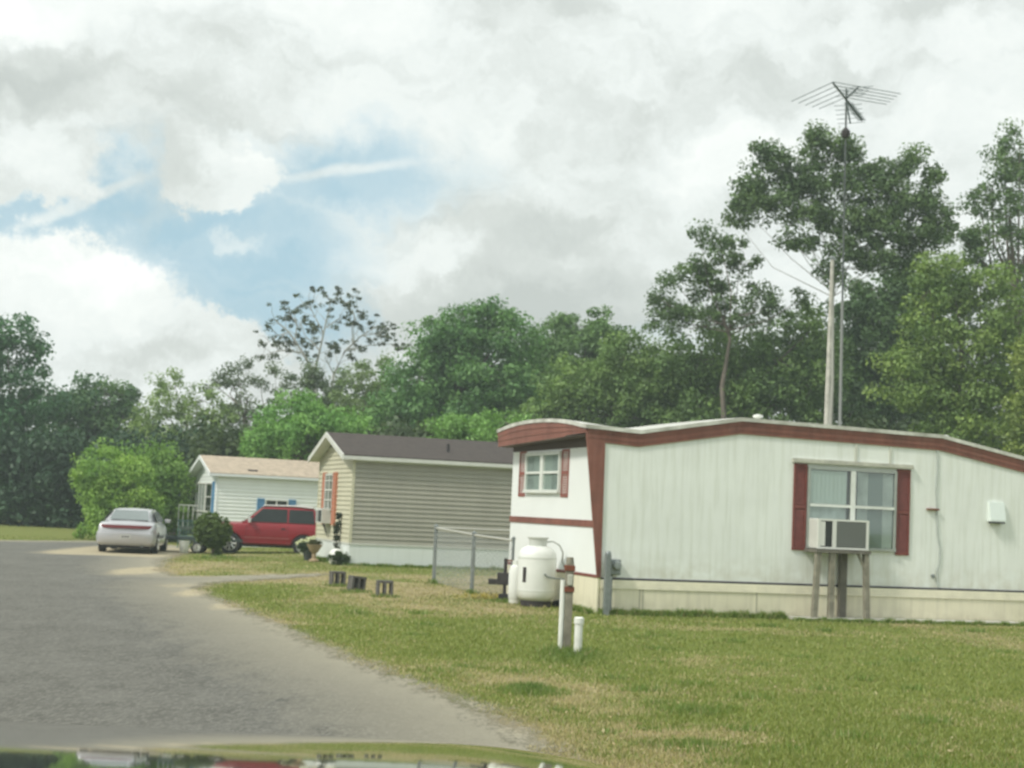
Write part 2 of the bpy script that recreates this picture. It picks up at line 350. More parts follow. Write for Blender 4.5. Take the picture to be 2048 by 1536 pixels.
gy = np.concatenate([[-200, -80, -40, -20, -10, -3, 2, 4.5], fine_y, [64, 67, 71, 76, 82, 90, 110, 150, 250, 500, 1200]])
GX, GY = np.meshgrid(gx, gy); GZ = G(GX, GY)
GZ = np.where((GX > -26) & (GX < 14) & (GY > 6) & (GY < 62), GZ + .015*(fbm(GX, GY, 4, 3)-.5), GZ)
SD = sdist(GX, GY); nx_, ny_ = len(gx), len(gy)
idx = np.arange(nx_*ny_).reshape(ny_, nx_)
Fq = np.stack([idx[:-1, :-1], idx[:-1, 1:], idx[1:, 1:], idx[1:, :-1]], -1).reshape(-1, 4)

def ground_mat():
    m = bpy.data.materials.new('lawn soil and short grass'); m.use_nodes = True; t = m.node_tree; L = t.links.new; b = t.nodes['Principled BSDF']
    b.inputs['Roughness'].default_value = .95; b.inputs['Specular IOR Level'].default_value = .1
    tc = nn(t, 'ShaderNodeTexCoord'); at = nn(t, 'ShaderNodeAttribute', attribute_name='dry')
    n1 = nn(t, 'ShaderNodeTexNoise', i_Scale=9., i_Detail=8., i_Roughness=.7); L(tc.outputs['Object'], n1.inputs['Vector'])
    n2 = nn(t, 'ShaderNodeTexNoise', i_Scale=1.1, i_Detail=5.); L(tc.outputs['Object'], n2.inputs['Vector'])
    n3 = nn(t, 'ShaderNodeTexNoise', i_Scale=45., i_Detail=4.); L(tc.outputs['Object'], n3.inputs['Vector'])
    f = mth(t, 'ADD', at.outputs['Fac'], mth(t, 'MULTIPLY', mth(t, 'SUBTRACT', n1.outputs[0], .5), .9))
    g = mixc(t, remap(t, n2.outputs[0], .3, .7), (.16, .20, .042), (.24, .26, .065))
    g = mixc(t, remap(t, n3.outputs[0], .35, .7), (.10, .13, .028), g)
    dcol = mixc(t, remap(t, n3.outputs[0], .3, .7), (.22, .18, .095), (.40, .34, .19))
    c = mixc(t, remap(t, f, .3, .75), g, dcol); L(c, b.inputs['Base Color'])
    bp = nn(t, 'ShaderNodeBump', i_Strength=.8, i_Distance=.04); L(n1.outputs[0], bp.inputs['Height']); L(bp.outputs[0], b.inputs['Normal'])
    return m
dry = dryf(GX, GY)
far = (GY > 58) | (GX < -24); dry = np.where(far, .35, dry)
g_o = raw_mesh('ground', np.stack([GX, GY, GZ], -1).reshape(-1, 3), Fq, ground_mat(), attrs={'dry': ('FLOAT', dry)}, k=4)
tag(g_o, None, kind='structure')

def road_mat():
    m = bpy.data.materials.new('worn gravelly asphalt'); m.use_nodes = True; t = m.node_tree; L = t.links.new; b = t.nodes['Principled BSDF']; out = t.nodes['Material Output']
    b.inputs['Roughness'].default_value = .95; b.inputs['Specular IOR Level'].default_value = .15
    tc = nn(t, 'ShaderNodeTexCoord'); sd = nn(t, 'ShaderNodeAttribute', attribute_name='inside').outputs['Fac']; sa = nn(t, 'ShaderNodeAttribute', attribute_name='sand').outputs['Fac']
    def nz(s, d=6., r=.65, sc=None):
        n = nn(t, 'ShaderNodeTexNoise', i_Scale=s, i_Detail=d, i_Roughness=r)
        if sc: mp = nn(t, 'ShaderNodeMapping'); mp.inputs['Scale'].default_value = sc; L(tc.outputs['Object'], mp.inputs[0]); L(mp.outputs[0], n.inputs['Vector'])
        else: L(tc.outputs['Object'], n.inputs['Vector'])
        return n.outputs[0]
    big = nz(.45, 4.); mid = nz(3.0, 9., .8, (1., .4, 1.)); fin = nz(30., 6., .8, (1., .3, 1.)); grit = nz(120., 2.)
    vo = nn(t, 'ShaderNodeTexVoronoi', i_Scale=14.); L(tc.outputs['Object'], vo.inputs['Vector'])
    a = mixc(t, remap(t, big, .3, .7), (.125, .123, .108), (.175, .172, .152))
    a = mixc(t, mth(t, 'MULTIPLY', remap(t, mid, .38, .66), .65), a, (.074, .073, .063))
    a = mixc(t, mth(t, 'MULTIPLY', remap(t, fin, .46, .66), .8), a, (.24, .235, .205))
    a = mixc(t, mth(t, 'MULTIPLY', remap(t, grit, .35, .2), .0), a, (.05, .05, .045))
    peb = remap(t, vo.outputs['Distance'], .10, .05); sel = remap(t, nn_sep(t, vo.outputs['Color']), .80, .82)
    a = mixc(t, mth(t, 'MULTIPLY', peb, sel), a, (.52, .51, .46))
    s_ = mixc(t, remap(t, mid, .3, .7), (.50, .42, .27), (.64, .54, .36)); s_ = mixc(t, remap(t, fin, .35, .7), (.30, .27, .19), s_)
    pale = mixc(t, remap(t, mid, .35, .65), (.24, .225, .175), (.38, .35, .26))
    e1 = mth(t, 'ADD', sd, mth(t, 'MULTIPLY', mth(t, 'SUBTRACT', mid, .5), 2.4))
    c = mixc(t, remap(t, e1, .1, 1.9, .95, 0), a, pale)
    fs = mth(t, 'ADD', sa, mth(t, 'MULTIPLY', mth(t, 'SUBTRACT', mid, .5), 1.1))
    c = mixc(t, remap(t, fs, .3, .7, 0, .9), c, s_)
    L(c, b.inputs['Base Color'])
    bp = nn(t, 'ShaderNodeBump', i_Strength=.7, i_Distance=.02); L(mth(t, 'ADD', fin, mth(t, 'MULTIPLY', grit, .5)), bp.inputs['Height']); L(bp.outputs[0], b.inputs['Normal'])
    ed = mth(t, 'ADD', sd, mth(t, 'ADD', mth(t, 'MULTIPLY', mth(t, 'SUBTRACT', mid, .5), 1.3), mth(t, 'MULTIPLY', mth(t, 'SUBTRACT', fin, .5), .9)))
    tr = nn(t, 'ShaderNodeBsdfTransparent'); mx = nn(t, 'ShaderNodeMixShader'); L(remap(t, ed, -.22, .22), mx.inputs[0]); L(tr.outputs[0], mx.inputs[1]); L(b.outputs[0], mx.inputs[2]); L(mx.outputs[0], out.inputs[0])
    return m
def nn_sep(t, c):
    s_ = nn(t, 'ShaderNodeSeparateColor'); t.links.new(c, s_.inputs[0]); return s_.outputs[0]
sand = np.zeros(GX.shape)
for g, a in ((pg(205, 1100, 95, 13), 1.2), (pg(300, 1105, 80, 10), 1.), (pg(285, 1142, 62, 10), 1.1), (pg(350, 1108, 50, 8), 1.), (pg(395, 1186, 50, 10), .9), (pg(460, 1213, 50, 9), .8), (pg(350, 1172, 60, 6), .55), (pg(940, 1420, 60, 28), .3), (pg(1020, 1462, 50, 25), .4)):
    sand += a*patch(GX, GY, g)
cc = (SD[:-1, :-1] > -.75) | (SD[1:, 1:] > -.75)
Rq = Fq[cc.reshape(-1)]; used = np.unique(Rq); re = np.full(nx_*ny_, -1); re[used] = np.arange(len(used))
RV = np.stack([GX, GY, GZ+.012], -1).reshape(-1, 3)[used]
r_o = raw_mesh('road', RV, re[Rq], road_mat(), attrs={'inside': ('FLOAT', SD.reshape(-1)[used]), 'sand': ('FLOAT', sand.reshape(-1)[used])}, k=4)
tag(r_o, None, kind='structure')

# ------------------------------------------------------------------ grass blades and stones (uncountable)
def blades(n, x0, x1, y0, y1, hmin, hmax, w, name, label):
    u = rng.random(n*2); Y = 1/(1/y0+(1/y1-1/y0)*u)          # denser near the camera
    hx = Y*.40+2.0; X = rng.uniform(-1, 1, n*2)*hx
    sd = sdist(X, Y) + .8*(fbm(X, Y, .6, 21)-.5)
    inh = np.zeros(X.shape, bool)
    for (ox, oy, th, wu, wv) in FOOT:
        a = (X-ox)*math.cos(th)+(Y-oy)*math.sin(th); b_ = -(X-ox)*math.sin(th)+(Y-oy)*math.cos(th); inh |= (a > 0) & (a < wu) & (b_ > 0) & (b_ < wv)
    k = (X > x0) & (X < x1) & (sd < .02) & ~inh; X = X[k][:n]; Y = Y[k][:n]; n = len(X)
    d = dryf(X, Y); Z = G(X, Y); tall = np.zeros(n)
    for g, a in LUSH[2:7]: tall += a*patch(X, Y, g)
    h = rng.uniform(hmin, hmax, n)*(1-.45*d)*(1+1.6*np.clip(tall, 0, 1)); ang = rng.uniform(0, 2*math.pi, n)
    ww = w*rng.uniform(.6, 1.3, n)*np.maximum(Y/14, 1)
    dx, dy = np.cos(ang)*ww, np.sin(ang)*ww; lx, ly = rng.normal(0, .5, n)*h, rng.normal(0, .5, n)*h
    V = np.stack([np.stack([X-dx, Y-dy, Z-.005], -1), np.stack([X+dx, Y+dy, Z-.005], -1), np.stack([X+lx, Y+ly, Z+h], -1)], 1).reshape(-1, 3)
    F = np.arange(n*3).reshape(-1, 3)
    gcol = np.array([.185, .235, .055]); g2 = np.array([.31, .33, .10]); dc = np.array([.50, .42, .24]); lush = np.array([.085, .16, .03])
    r1 = rng.random((n, 1)); c = gcol*(1-r1)+g2*r1
    isdry = (rng.random(n) < np.clip(d*1.45-.12, .04, .94))[:, None]
    c = np.where(isdry, dc*rng.uniform(.55, 1.15, (n, 1)), c*rng.uniform(.7, 1.15, (n, 1)))
    tl = np.clip(tall, 0, 1)[:, None]; c = c*(1-tl)+lush*tl
    c = np.repeat(np.concatenate([c, np.ones((n, 1))], 1), 3, 0)
    o = raw_mesh(name, V, F, LEAF, attrs={'tone': ('FLOAT_COLOR', c)}); tag(o, label, name.replace('_', ' '), kind='stuff'); return o
TH = R(18)
O1 = Vector((1.5957, 25.8286, 0)); O2 = Vector((-4.1227, 41.155, -.0)); O3 = Vector((-11.02, 58.7, -.2))
FOOT = [(O1.x, O1.y, TH, 16, 4.8), (O2.x, O2.y, TH, 18, 4.6)]
blades(280000, -40, 40, 9.5, 60, .016, .050, .0060, 'grass', 'short patchy lawn grass between the homes and the road')

def tufts():
    r = np.random.default_rng(55); X = []; Y = []; H = []
    def line(a, b, n, w, h):
        t_ = r.random(n); X.extend(a[0]+(b[0]-a[0])*t_+r.normal(0, w, n)); Y.extend(a[1]+(b[1]-a[1])*t_+r.normal(0, w, n)); H.extend(r.uniform(.4, 1, n)*h*(.5+.9*vnoise(t_*40+a[0], t_*0, 1., 3)))
    c, s_ = math.cos(TH), math.sin(TH)
    L1_ = lambda u, v: (O1.x+u*c-v*s_, O1.y+u*s_+v*c); L2_ = lambda u, v: (O2.x+u*c-v*s_, O2.y+u*s_+v*c)
    line(L1_(0, -.13), L1_(3.4, -.13), 5200, .04, .14); line(L1_(3.4, -.56), L1_(8.6, -.56), 5200, .03, .09); line(L1_(-.12, 0), L1_(-.12, 1.2), 1200, .04, .12)
    line(L2_(0, -.1), L2_(7, -.1), 4200, .05, .12); line(L2_(-.12, 0), L2_(-.12, 4), 1500, .06, .14)
    for (px, py), n, w, h in (((1134, 1307), 900, .13, .13), ((1155, 1311), 700, .12, .11), ((674, 1173), 260, .12, .09), ((711, 1184), 260, .12, .09), ((768, 1194), 260, .12, .09), ((867, 1167), 200, .06, .12), ((943, 1188), 200, .06, .12), ((1072, 1206), 900, .28, .10), ((1010, 1204), 300, .12, .1), ((430, 1117), 500, .22, .13), ((1062, 1384), 900, .16, .08), ((1385, 1424), 700, .14, .08), ((1395, 1492), 600, .12, .07)):
        p = gnd(px, py); line((p.x, p.y), (p.x, p.y), n, w, h)
    for k in range(90):
        y = 1/(1/10.5+(1/26.-1/10.5)*r.random()); x = r.uniform(-.36, .36)*y
        if float(sdist(x, y)) > -.5: continue
        line((x-.1, y), (x+.1, y), int(r.integers(60, 200)), r.uniform(.04, .10), r.uniform(.05, .10))
    X, Y, H = map(np.array, (X, Y, H)); n = len(X); Z = G(X, Y); ang = r.uniform(0, 6.28, n); ww = .006*np.maximum(Y/14, 1); dx, dy = np.cos(ang)*ww, np.sin(ang)*ww
    V = np.stack([np.stack([X-dx, Y-dy, Z-.005], -1), np.stack([X+dx, Y+dy, Z-.005], -1), np.stack([X+r.normal(0, .35, n)*H, Y+r.normal(0, .35, n)*H, Z+H], -1)], 1).reshape(-1, 3)
    m_ = r.random((n, 1)); C = np.array([.11, .19, .035])*(1-m_)+np.array([.22, .29, .07])*m_; C = np.where(r.random((n, 1)) < .12, np.array([.42, .36, .20]), C)
    tag(raw_mesh('tall_grass', V, np.arange(n*3).reshape(-1, 3), LEAF, attrs={'tone': ('FLOAT_COLOR', np.repeat(np.concatenate([C, np.ones((n, 1))], 1), 3, 0))}), 'uncut taller grass along the walls, posts and blocks', 'grass', kind='stuff')
tufts()

# ------------------------------------------------------------------ shared building pieces
def window(parent, name, plane, u0, u1, z0, z1, cols=2, rail=None, out=.05, frame=WFRAME, fw=.05, inner=CURT, lab=None, mull=None):
    """plane 'side': v = -out..0 ; plane 'end': u = -out..0"""
    def B(mb, a, b, d0, d1, z0_, z1_):
        if plane == 'side': mb.box(a, b, -d1, -d0, z0_, z1_)
        else: mb.box(-d1, -d0, a, b, z0_, z1_)
    f = MB(); B(f, u0, u1, .0, out, z1-fw, z1); B(f, u0, u1, .0, out+.02, z0, z0+fw); B(f, u0, u0+fw, .0, out-.002, z0+fw, z1-fw); B(f, u1-fw, u1, .0, out-.002, z0+fw, z1-fw)
    mw = mull or fw; xs = [u0+fw]
    for k in range(1, cols):
        c = u0+(u1-u0)*k/cols; B(f, c-mw/2, c+mw/2, .0, out+.004, z0+fw, z1-fw); xs += [c-mw/2, c+mw/2]
    xs.append(u1-fw)
    w = f.build('window', frame, parent)
    if lab: w['label'] = lab
    for k in range(0, len(xs), 2):
        a, b = xs[k], xs[k+1]
        if rail is not None:
            r = MB(); B(r, a, b, .0, out-.006, rail-.022, rail+.022); r.build('sash_rail', frame, w)
        p = MB(); B(p, a, b, out-.026, out-.022, z0+fw, z1-fw); p.build('pane', GLASS, w)
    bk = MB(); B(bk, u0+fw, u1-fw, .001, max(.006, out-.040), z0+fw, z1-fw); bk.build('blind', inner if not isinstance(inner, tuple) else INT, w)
    return w
def curtains(parent, plane, u0, u1, z0, z1, m, out=.022):
    n = 26; pts = []; V = []; F = []
    for i in range(n+1):
        u = u0+(u1-u0)*i/n; d = out+.003*math.sin(i*2.1)
        for z in (z0, z1): V.append((u, -d, z) if plane == 'side' else (-d, u, z))
    F = [(2*i, 2*i+2, 2*i+3, 2*i+1) for i in range(n)]
    MB().add(V, F).build('curtain', m, parent, normals=False)
def shutter(parent, plane, u0, u1, z0, z1, m, slats=26, out=.03, lab=None):
    mb = MB()
    def B(a, b, d0, d1, z0_, z1_):
        if plane == 'side': mb.box(a, b, -d1, -d0, z0_, z1_)
        else: mb.box(-d1, -d0, a, b, z0_, z1_)
    fw = .03; B(u0, u0+fw, 0, out, z0, z1); B(u1-fw, u1, 0, out, z0, z1)
    for a, b in ((z0, z0+.05), (z1-.05, z1), ((z0+z1)/2-.025, (z0+z1)/2+.025)): B(u0+fw, u1-fw, 0, out-.002, a, b)
    B(u0+fw, u1-fw, 0, out-.024, z0+.05, z1-.05)
    st = (z1-z0-.1)/slats
    for k in range(slats):
        z = z0+.05+k*st
        if plane == 'side': vs_ = [(u0+fw, -out+.024, z+st), (u1-fw, -out+.024, z+st), (u1-fw, -out+.006, z+st*.15), (u0+fw, -out+.006, z+st*.15)]
        else: vs_ = [(-out+.024, u0+fw, z+st), (-out+.024, u1-fw, z+st), (-out+.006, u1-fw, z+st*.15), (-out+.006, u0+fw, z+st*.15)]
        mb.add(vs_, [(0, 1, 2, 3)])
    s_ = mb.build('shutter', m, parent, normals=False)
    if lab: s_['label'] = lab
    return s_
def lap(mb, p0, p1, nrm, z0, z1, step, zt=None, proud=.028):
    """lap siding between ground points p0, p1 (2D) with the outside normal nrm; zt(s) gives the top height along it"""
    n = int(math.ceil((z1-z0)/step)); p0 = Vector(p0); p1 = Vector(p1); nr = Vector(nrm); Lw = (p1-p0).length
    for k in range(n):
        a = z0+k*step; b = min(a+step, z1); s0, s1 = 0., 1.
        if zt:
            ss = [i/60 for i in range(61) if zt(i/60*Lw) >= (a+b)/2]
            if not ss: break
            s0, s1 = min(ss), max(ss)
        q0 = p0.lerp(p1, s0); q1 = p0.lerp(p1, s1)
        o = nr*proud; i_ = nr*.002
        mb.add([(*(q0+o), a), (*(q1+o), a), (*(q1+i_), b), (*(q0+i_), b), (*(q0+i_), a), (*(q1+i_), a)], [(0, 1, 2, 3), (0, 4, 5, 1)])

# ------------------------------------------------------------------ near mobile home (white with red trim)
H1 = empty('mobile_home', O1, TH, 'white mobile home with red roof fascia and red shutters, nearest on the right', 'mobile home')
SU = [-.33, .0, .62, 1.4, 2.52, 4.5, 6.52, 8.33, 9.6, 11, 14.]
SZ = [3.13, 3.12, 3.085, 3.22, 3.415, 3.385, 3.35, 3.04, 2.9, 2.86, 2.86]
def S1(u): return float(np.interp(u, SU, SZ))
W1, L1 = 4.85, 14.0
def BOW(u): return float(np.interp(u, [-.2, .2, 1.3, 2.5], [1., .75, .15, .1]))
def roofz(u, v):
    s = max(0, min(1, v/W1)); return S1(u) + .15*(1-abs(2*s-1.02)**2.2)*BOW(u) + .07*s*BOW(u)
wl = MB()
side = [(.0, .60)] + [(u, S1(u)-.24) for u in SU[1:]] + [(L1, .60)]
wl.prism(side, lambda p, s: (p[0], 0. if s == 0 else W1, p[1])); wl.build('wall', [WALLW], H1)
ew = MB(); ew.box(-.012, -.001, .03, W1-.02, .64, 2.93); ew.build('end_wall', WALLE, H1)
rf = MB(); us = [-.365] + list(np.linspace(-.30, 1.4, 10)) + [2.52, 3.5, 4.5, 5.5, 6.52, 7.4, 8.33, 9.6, 11, 14.05]; vs2 = list(np.linspace(-.07, W1+.03, 22))
for lay in (0, 1):
    for u in us:
        for v in vs2: rf.v.append((u, v, roofz(u, v)+(.02 if lay == 0 else -.045)))
nu, nv = len(us), len(vs2); o2 = nu*nv
for i in range(nu-1):
    for j in range(nv-1):
        a = i*nv+j; rf.f += [(a, a+nv, a+nv+1, a+1), (a+o2, a+1+o2, a+nv+1+o2, a+nv+o2)]; rf.m += [0, 0]
for i in range(nu-1):
    for j in (0, nv-1): a = i*nv+j; rf.f.append((a, a+nv, a+nv+o2, a+o2)); rf.m.append(0)
for j in range(nv-1):
    for i in (0, nu-1): a = i*nv+j; rf.f.append((a, a+1, a+1+o2, a+o2)); rf.m.append(0)
rf.build('roof', ROOFW, H1)
fa = MB()
for k in range(len(SU)-1):   # side fascia in three raised laps
    u0, u1 = SU[k], SU[k+1]; z0_, z1_ = S1(u0), S1(u1)
    for t0, t1, d in ((-.03, -.115, .045), (-.115, -.2, .036), (-.2, -.265, .027)):
        fa.add([(u0, -d, z0_+t0), (u1, -d, z1_+t0), (u1, -d, z1_+t1), (u0, -d, z0_+t1), (u0, -.001, z0_+t0), (u1, -.001, z1_+t0), (u1, -.001, z1_+t1), (u0, -.001, z0_+t1)],
               [(0, 1, 2, 3), (0, 4, 5, 1), (3, 2, 6, 7), (0, 3, 7, 4), (1, 5, 6, 2)])
fa.build('fascia', RED, H1)
fe = MB()                     # bowed end fascia
vv = list(np.linspace(-.045, W1-.0, 26))
for t0, t1, d in ((-.03, .34, -.350), (.34, .67, -.341), (.67, 1., -.332)):
    V = []
    for v in vv:
        zt = roofz(-.45, v)-.03; zb = 2.99 - .10*(v/W1) ; zb = zb + (.02 if v < 1 else 0)
        V += [(d, v, zt+(zb-zt)*max(t0, 0)), (d, v, zt+(zb-zt)*t1)]
    fe.add(V, [(2*i, 2*i+2, 2*i+3, 2*i+1) for i in range(len(vv)-1)])
fe.build('end_fascia', RED, H1, normals=False)
so = MB(); so.add([(-.33, .0, 2.985), (-.33, W1, 2.885), (-.012, W1, 2.885), (-.012, 0, 2.985)], [(0, 1, 2, 3)]); so.box(-.014, -.013, .03, W1, 2.80, 2.96); so.build('soffit', SOFF, H1, normals=False)
ct = MB(); ct.prism([(-.33, 3.10), (-.33, 2.99), (-.035, .60), (.022, .60), (.006, 2.86), (.006, 3.05), (-.02, 3.09)], lambda p, s: (p[0], -.030 if s == 0 else .03, p[1])); ct.build('corner_trim', RED, H1)
bt = MB(); bt.box(-.03, -.013, .03, W1, 1.43, 1.545); bt.build('band_trim', RED, H1)
bt = MB(); bt.box(-.03, -.013, .03, W1, .595, .645); bt.build('base_trim', REDS, H1)
bt = MB(); bt.box(.03, L1, -.02, -.001, .575, .61); bt.build('sill_trim', DARKT, H1)
sk = MB(); sk.box(.02, L1, -.035, -.001, -.02, .43); sk.box(-.035, -.001, -.03, W1, -.02, .585); sk.build('skirting', SKIRT, H1)
sk = MB()
for z0_, z1_, d in ((.43, .475, .055), (.478, .523, .048), (.526, .572, .04)): sk.box(.02, L1, -d, -.001, z0_, z1_)
sk.build('skirting_cap', CREAM, H1)
for u in (.72, .78, 2.9, 9.2):
    s_ = MB(); s_.box(u, u+.022, -.040, -.035, .0, .425); s_.build('skirting_seam', mat('seam', (.45, .43, .33), .6) if 'seam' not in MATS else MATS['seam'], H1)
# large side window
w = window(H1, 'window', 'side', 3.84, 5.62, 1.23, 2.66, cols=2, rail=2.0, frame=GFRAME, fw=.045, inner=(1,), mull=.09, out=.055)
for a, b, m, z0_ in ((3.90, 4.62, BLIND, 2.02), (4.83, 5.05, CURT, 1.28), (5.35, 5.56, CURT, 1.28), (5.05, 5.35, mat('sheer', (.30, .34, .33), .9), 1.28), (3.9, 4.62, CURT, 1.28)):
    curtains(w, 'side', a, b, z0_, 2.60, m, out=.026 if m is BLIND else .021)
mb = MB(); mb.box(4.685, 4.775, -.07, -.0592, 1.26, 2.61); mb.build('mullion', WFRAME, w)
mb = MB()
for u0, u1 in ((3.885, 4.685), (4.775, 5.575)): mb.box(u0, u1, -.062, -.0562, 1.965, 2.01)
mb.build('meeting_rail', WFRAME, w)
shutter(H1, 'side', 3.575, 3.83, 1.19, 2.70, REDS, 30); shutter(H1, 'side', 5.64, 5.91, 1.17, 2.70, REDS, 30)
mb = MB(); mb.box(3.54, 5.95, -.075, -.001, 2.715, 2.76); mb.box(3.54, 5.95, -.05, -.001, 2.76, 2.79); mb.build('drip_cap', mat('stained trim', (.45, .45, .38), .6, noise=(6, .25)), H1)
for u in (4.77, 5.47): mb = MB(); mb.box(u, u+.05, -.02, -.001, 2.795, S1(u)-.27); mb.build('batten', mat('batten', (.56, .57, .50), .6) if 'batten' not in MATS else MATS['batten'], H1)
# end window
w = window(H1, 'window', 'end', 2.02, 3.95, 2.00, 2.76, cols=2, rail=2.38, frame=WFRAME, fw=.06, inner=BLIND, out=.06, mull=.16)
for a, b in ((2.1, 2.5), (3.5, 3.88)): curtains(w, 'end', a, b, 2.06, 2.70, CURT)
shutter(H1, 'end', 1.62, 1.98, 1.93, 2.79, mat('pale red shutter', (.26, .085, .065), .5, noise=(9, .2)), 17); shutter(H1, 'end', 4.0, 4.38, 1.93, 2.80, MATS['pale red shutter'], 17)  # end shutters in a paler red than the side ones
# cable, vents
pth = [(6.46, 3.08), (6.47, 2.7), (6.45, 2.35), (6.48, 2.0), (6.5, 1.6), (6.56, 1.3), (6.55, 1.05), (6.5, .9), (6.54, .62)]
mb = MB(); mb.tube([(u, -.016, z) for u, z in pth], .014, 6); mb.build('cable', mat('grey cable', (.42, .46, .43), .6), H1, True)
mb = MB(); mb.box(6.27, 6.50, -.06, -.001, 2.0, 2.03); mb.build('cable_bracket', RUST, H1)
mb = MB(); mb.lathe([(.035, 0), (.035, .03), (.02, .035)], (6.43, -.001, .82), 12, M=Matrix.Rotation(math.pi/2, 3, 'X')); mb.build('hose_tap', GALV, H1)
mb = MB(); mb.prism([(0, 2.2), (-.05, 2.2), (-.11, 1.88), (-.11, 1.85), (0, 1.85)], lambda p, s: (7.56 if s == 0 else 7.88, p[0], p[1])); mb.build('wall_vent', mat('vent hood', (.70, .77, .73), .45), H1)
mb = MB(); mb.box(7.58, 7.86, -.112, -.02, 1.815, 1.848); mb.build('vent_opening', DARKT, H1)
zv = roofz(3.05, .5); mb = MB(); mb.lathe([(.05, -.1), (.05, .07), (.09, .07), (.09, .11), (.02, .13)], (3.05, .4, zv), 14); mb.build('roof_vent', PVC, H1, True)
mb = MB(); zv = roofz(6.8, .3); mb.lathe([(.05, -.1), (.05, .04), (.08, .05), (.07, .08)], (6.78, .25, zv), 12); mb.build('roof_vent', PVC, H1, True)

def loc1(u, v, z=0.): c, s_ = math.cos(TH), math.sin(TH); return Vector((O1.x+u*c-v*s_, O1.y+u*s_+v*c, z))
def loc2(u, v, z=0.): c, s_ = math.cos(TH), math.sin(TH); return Vector((O2.x+u*c-v*s_, O2.y+u*s_+v*c, z))
# concrete strip along the wall
o = empty('concrete_slab', loc1(3.5, -.5), TH, 'long low concrete slab on the grass along the white home wall', 'slab')
mb = MB(); mb.box(0, 4.6, 0, .42, -.03, .055); mb.build('slab', CONC, o, bevel=.01)
# air conditioner
AC = empty('air_conditioner', loc1(3.88, -.36, 1.235), TH, 'white window air conditioner with black grille in the large side window', 'air conditioner')
mb = MB(); mb.box(0, 1.0, .012, .35, 0, .52); mb.build('case', ACW, AC, bevel=.015)
mb = MB()
for a, b, c, d in ((0, 1, 0, .035), (0, 1, .485, .52), (0, .05, .035, .485), (.95, 1., .035, .485), (.285, .36, .035, .485)): mb.box(a, b, -.012, .012, c, d)
mb.build('front_frame', mat('pale front', (.68, .69, .64), .45), AC)
mb = MB(); mb.box(.36, .95, .002, .011, .035, .485); mb.box(.05, .285, .002, .011, .035, .485); mb.build('intake', GRILL, AC)
mb = MB()
for k in range(12): mb.box(.365, .945, -.008, .001, .062+k*.035, .075+k*.035)
for k in range(15): mb.box(.39+k*.038, .396+k*.038, -.005, .0015, .04, .48)
mb.build('grille', mat('grille bars', (.27, .285, .265), .5), AC)
mb = MB(); mb.box(.055, .14, -.008, .0015, .05, .47); mb.build('side_panel', MATS['pale front'], AC)
# stand of four timber legs
mat('dark timber', (.15, .14, .115), .85, noise=(5, .3))  # darker wood tone for one leg and the top board
ST = empty('wooden_stand', loc1(3.85, -.46), TH, 'grey timber stand of four legs holding up the window air conditioner', 'stand')
legs = [((.03, .02), (-.03, .0)), ((.96, .02), (1.0, .0)), ((.30, .02), (.30, .02)), ((.68, .30), (.68, .30))]
for (a, b), (c, d) in legs:
    w_ = .045 if a != .68 else .065
    m = MB().add([(c-w_, d, .055), (c+w_, d, .055), (c+w_, d+.09, .055), (c-w_, d+.09, .055), (a-w_, b, 1.17), (a+w_, b, 1.17), (a+w_, b+.09, 1.17), (a-w_, b+.09, 1.17)],
                 [(0, 3, 2, 1), (4, 5, 6, 7), (0, 1, 5, 4), (1, 2, 6, 5), (2, 3, 7, 6), (3, 0, 4, 7)])
    m.build('leg', WOODG if a != .68 else MATS['dark timber'], ST)
mb = MB(); mb.box(-.04, 1.03, 0, .44, 1.171, 1.225); mb.build('top_board', MATS['dark timber'], ST)
mb = MB(); mb.add([(.78, .04, 1.17), (.84, .04, 1.17), (.93, .04, .95), (.93, .04, .88), (.78, .07, 1.17), (.84, .07, 1.17), (.93, .07, .95), (.93, .07, .88)], [(0, 1, 2, 3), (4, 7, 6, 5), (0, 4, 5, 1), (3, 2, 6, 7), (0, 3, 7, 4), (1, 5, 6, 2)]); mb.build('brace', WOODG, ST)
# conduit post + meter
o = empty('service_post', loc1(.06, -.22), TH, 'grey square metal post at the red corner of the white home', 'post')
mb = MB(); mb.box(-.045, .045, -.045, .045, -.05, 1.0); mb.build('post', GALV, o, bevel=.006)
mb = MB(); mb.lathe([(.05, 1.0), (.05, 1.03), (.03, 1.055)], (0, 0, 0), 12); mb.build('cap', GALV, o, True)
o = empty('utility_meter', loc1(.24, -.14, .62), TH, 'small grey round utility meter fixed to the home wall beside the metal post', 'meter')
mb = MB(); mb.box(-.10, .09, -.02, .13, .04, .30); mb.build('housing', GALV, o, bevel=.02)
mb = MB(); mb.lathe([(.075, 0), (.075, .05), (.06, .07), (.0, .075)], (0, -.02, .2), 18, M=Matrix.Rotation(math.pi/2, 3, 'X')); mb.build('dial', mat('meter dial', (.25, .28, .27), .25), o, True)
mb = MB(); mb.tube([(-.05, .05, .05), (-.05, .05, -.55)], .02, 8); mb.build('pipe', GALV, o, True)
mb = MB(); mb.tube([(-.1, .02, .2), (-.18, -.02, .2)], .018, 8); mb.build('connector', GALV, o, True)

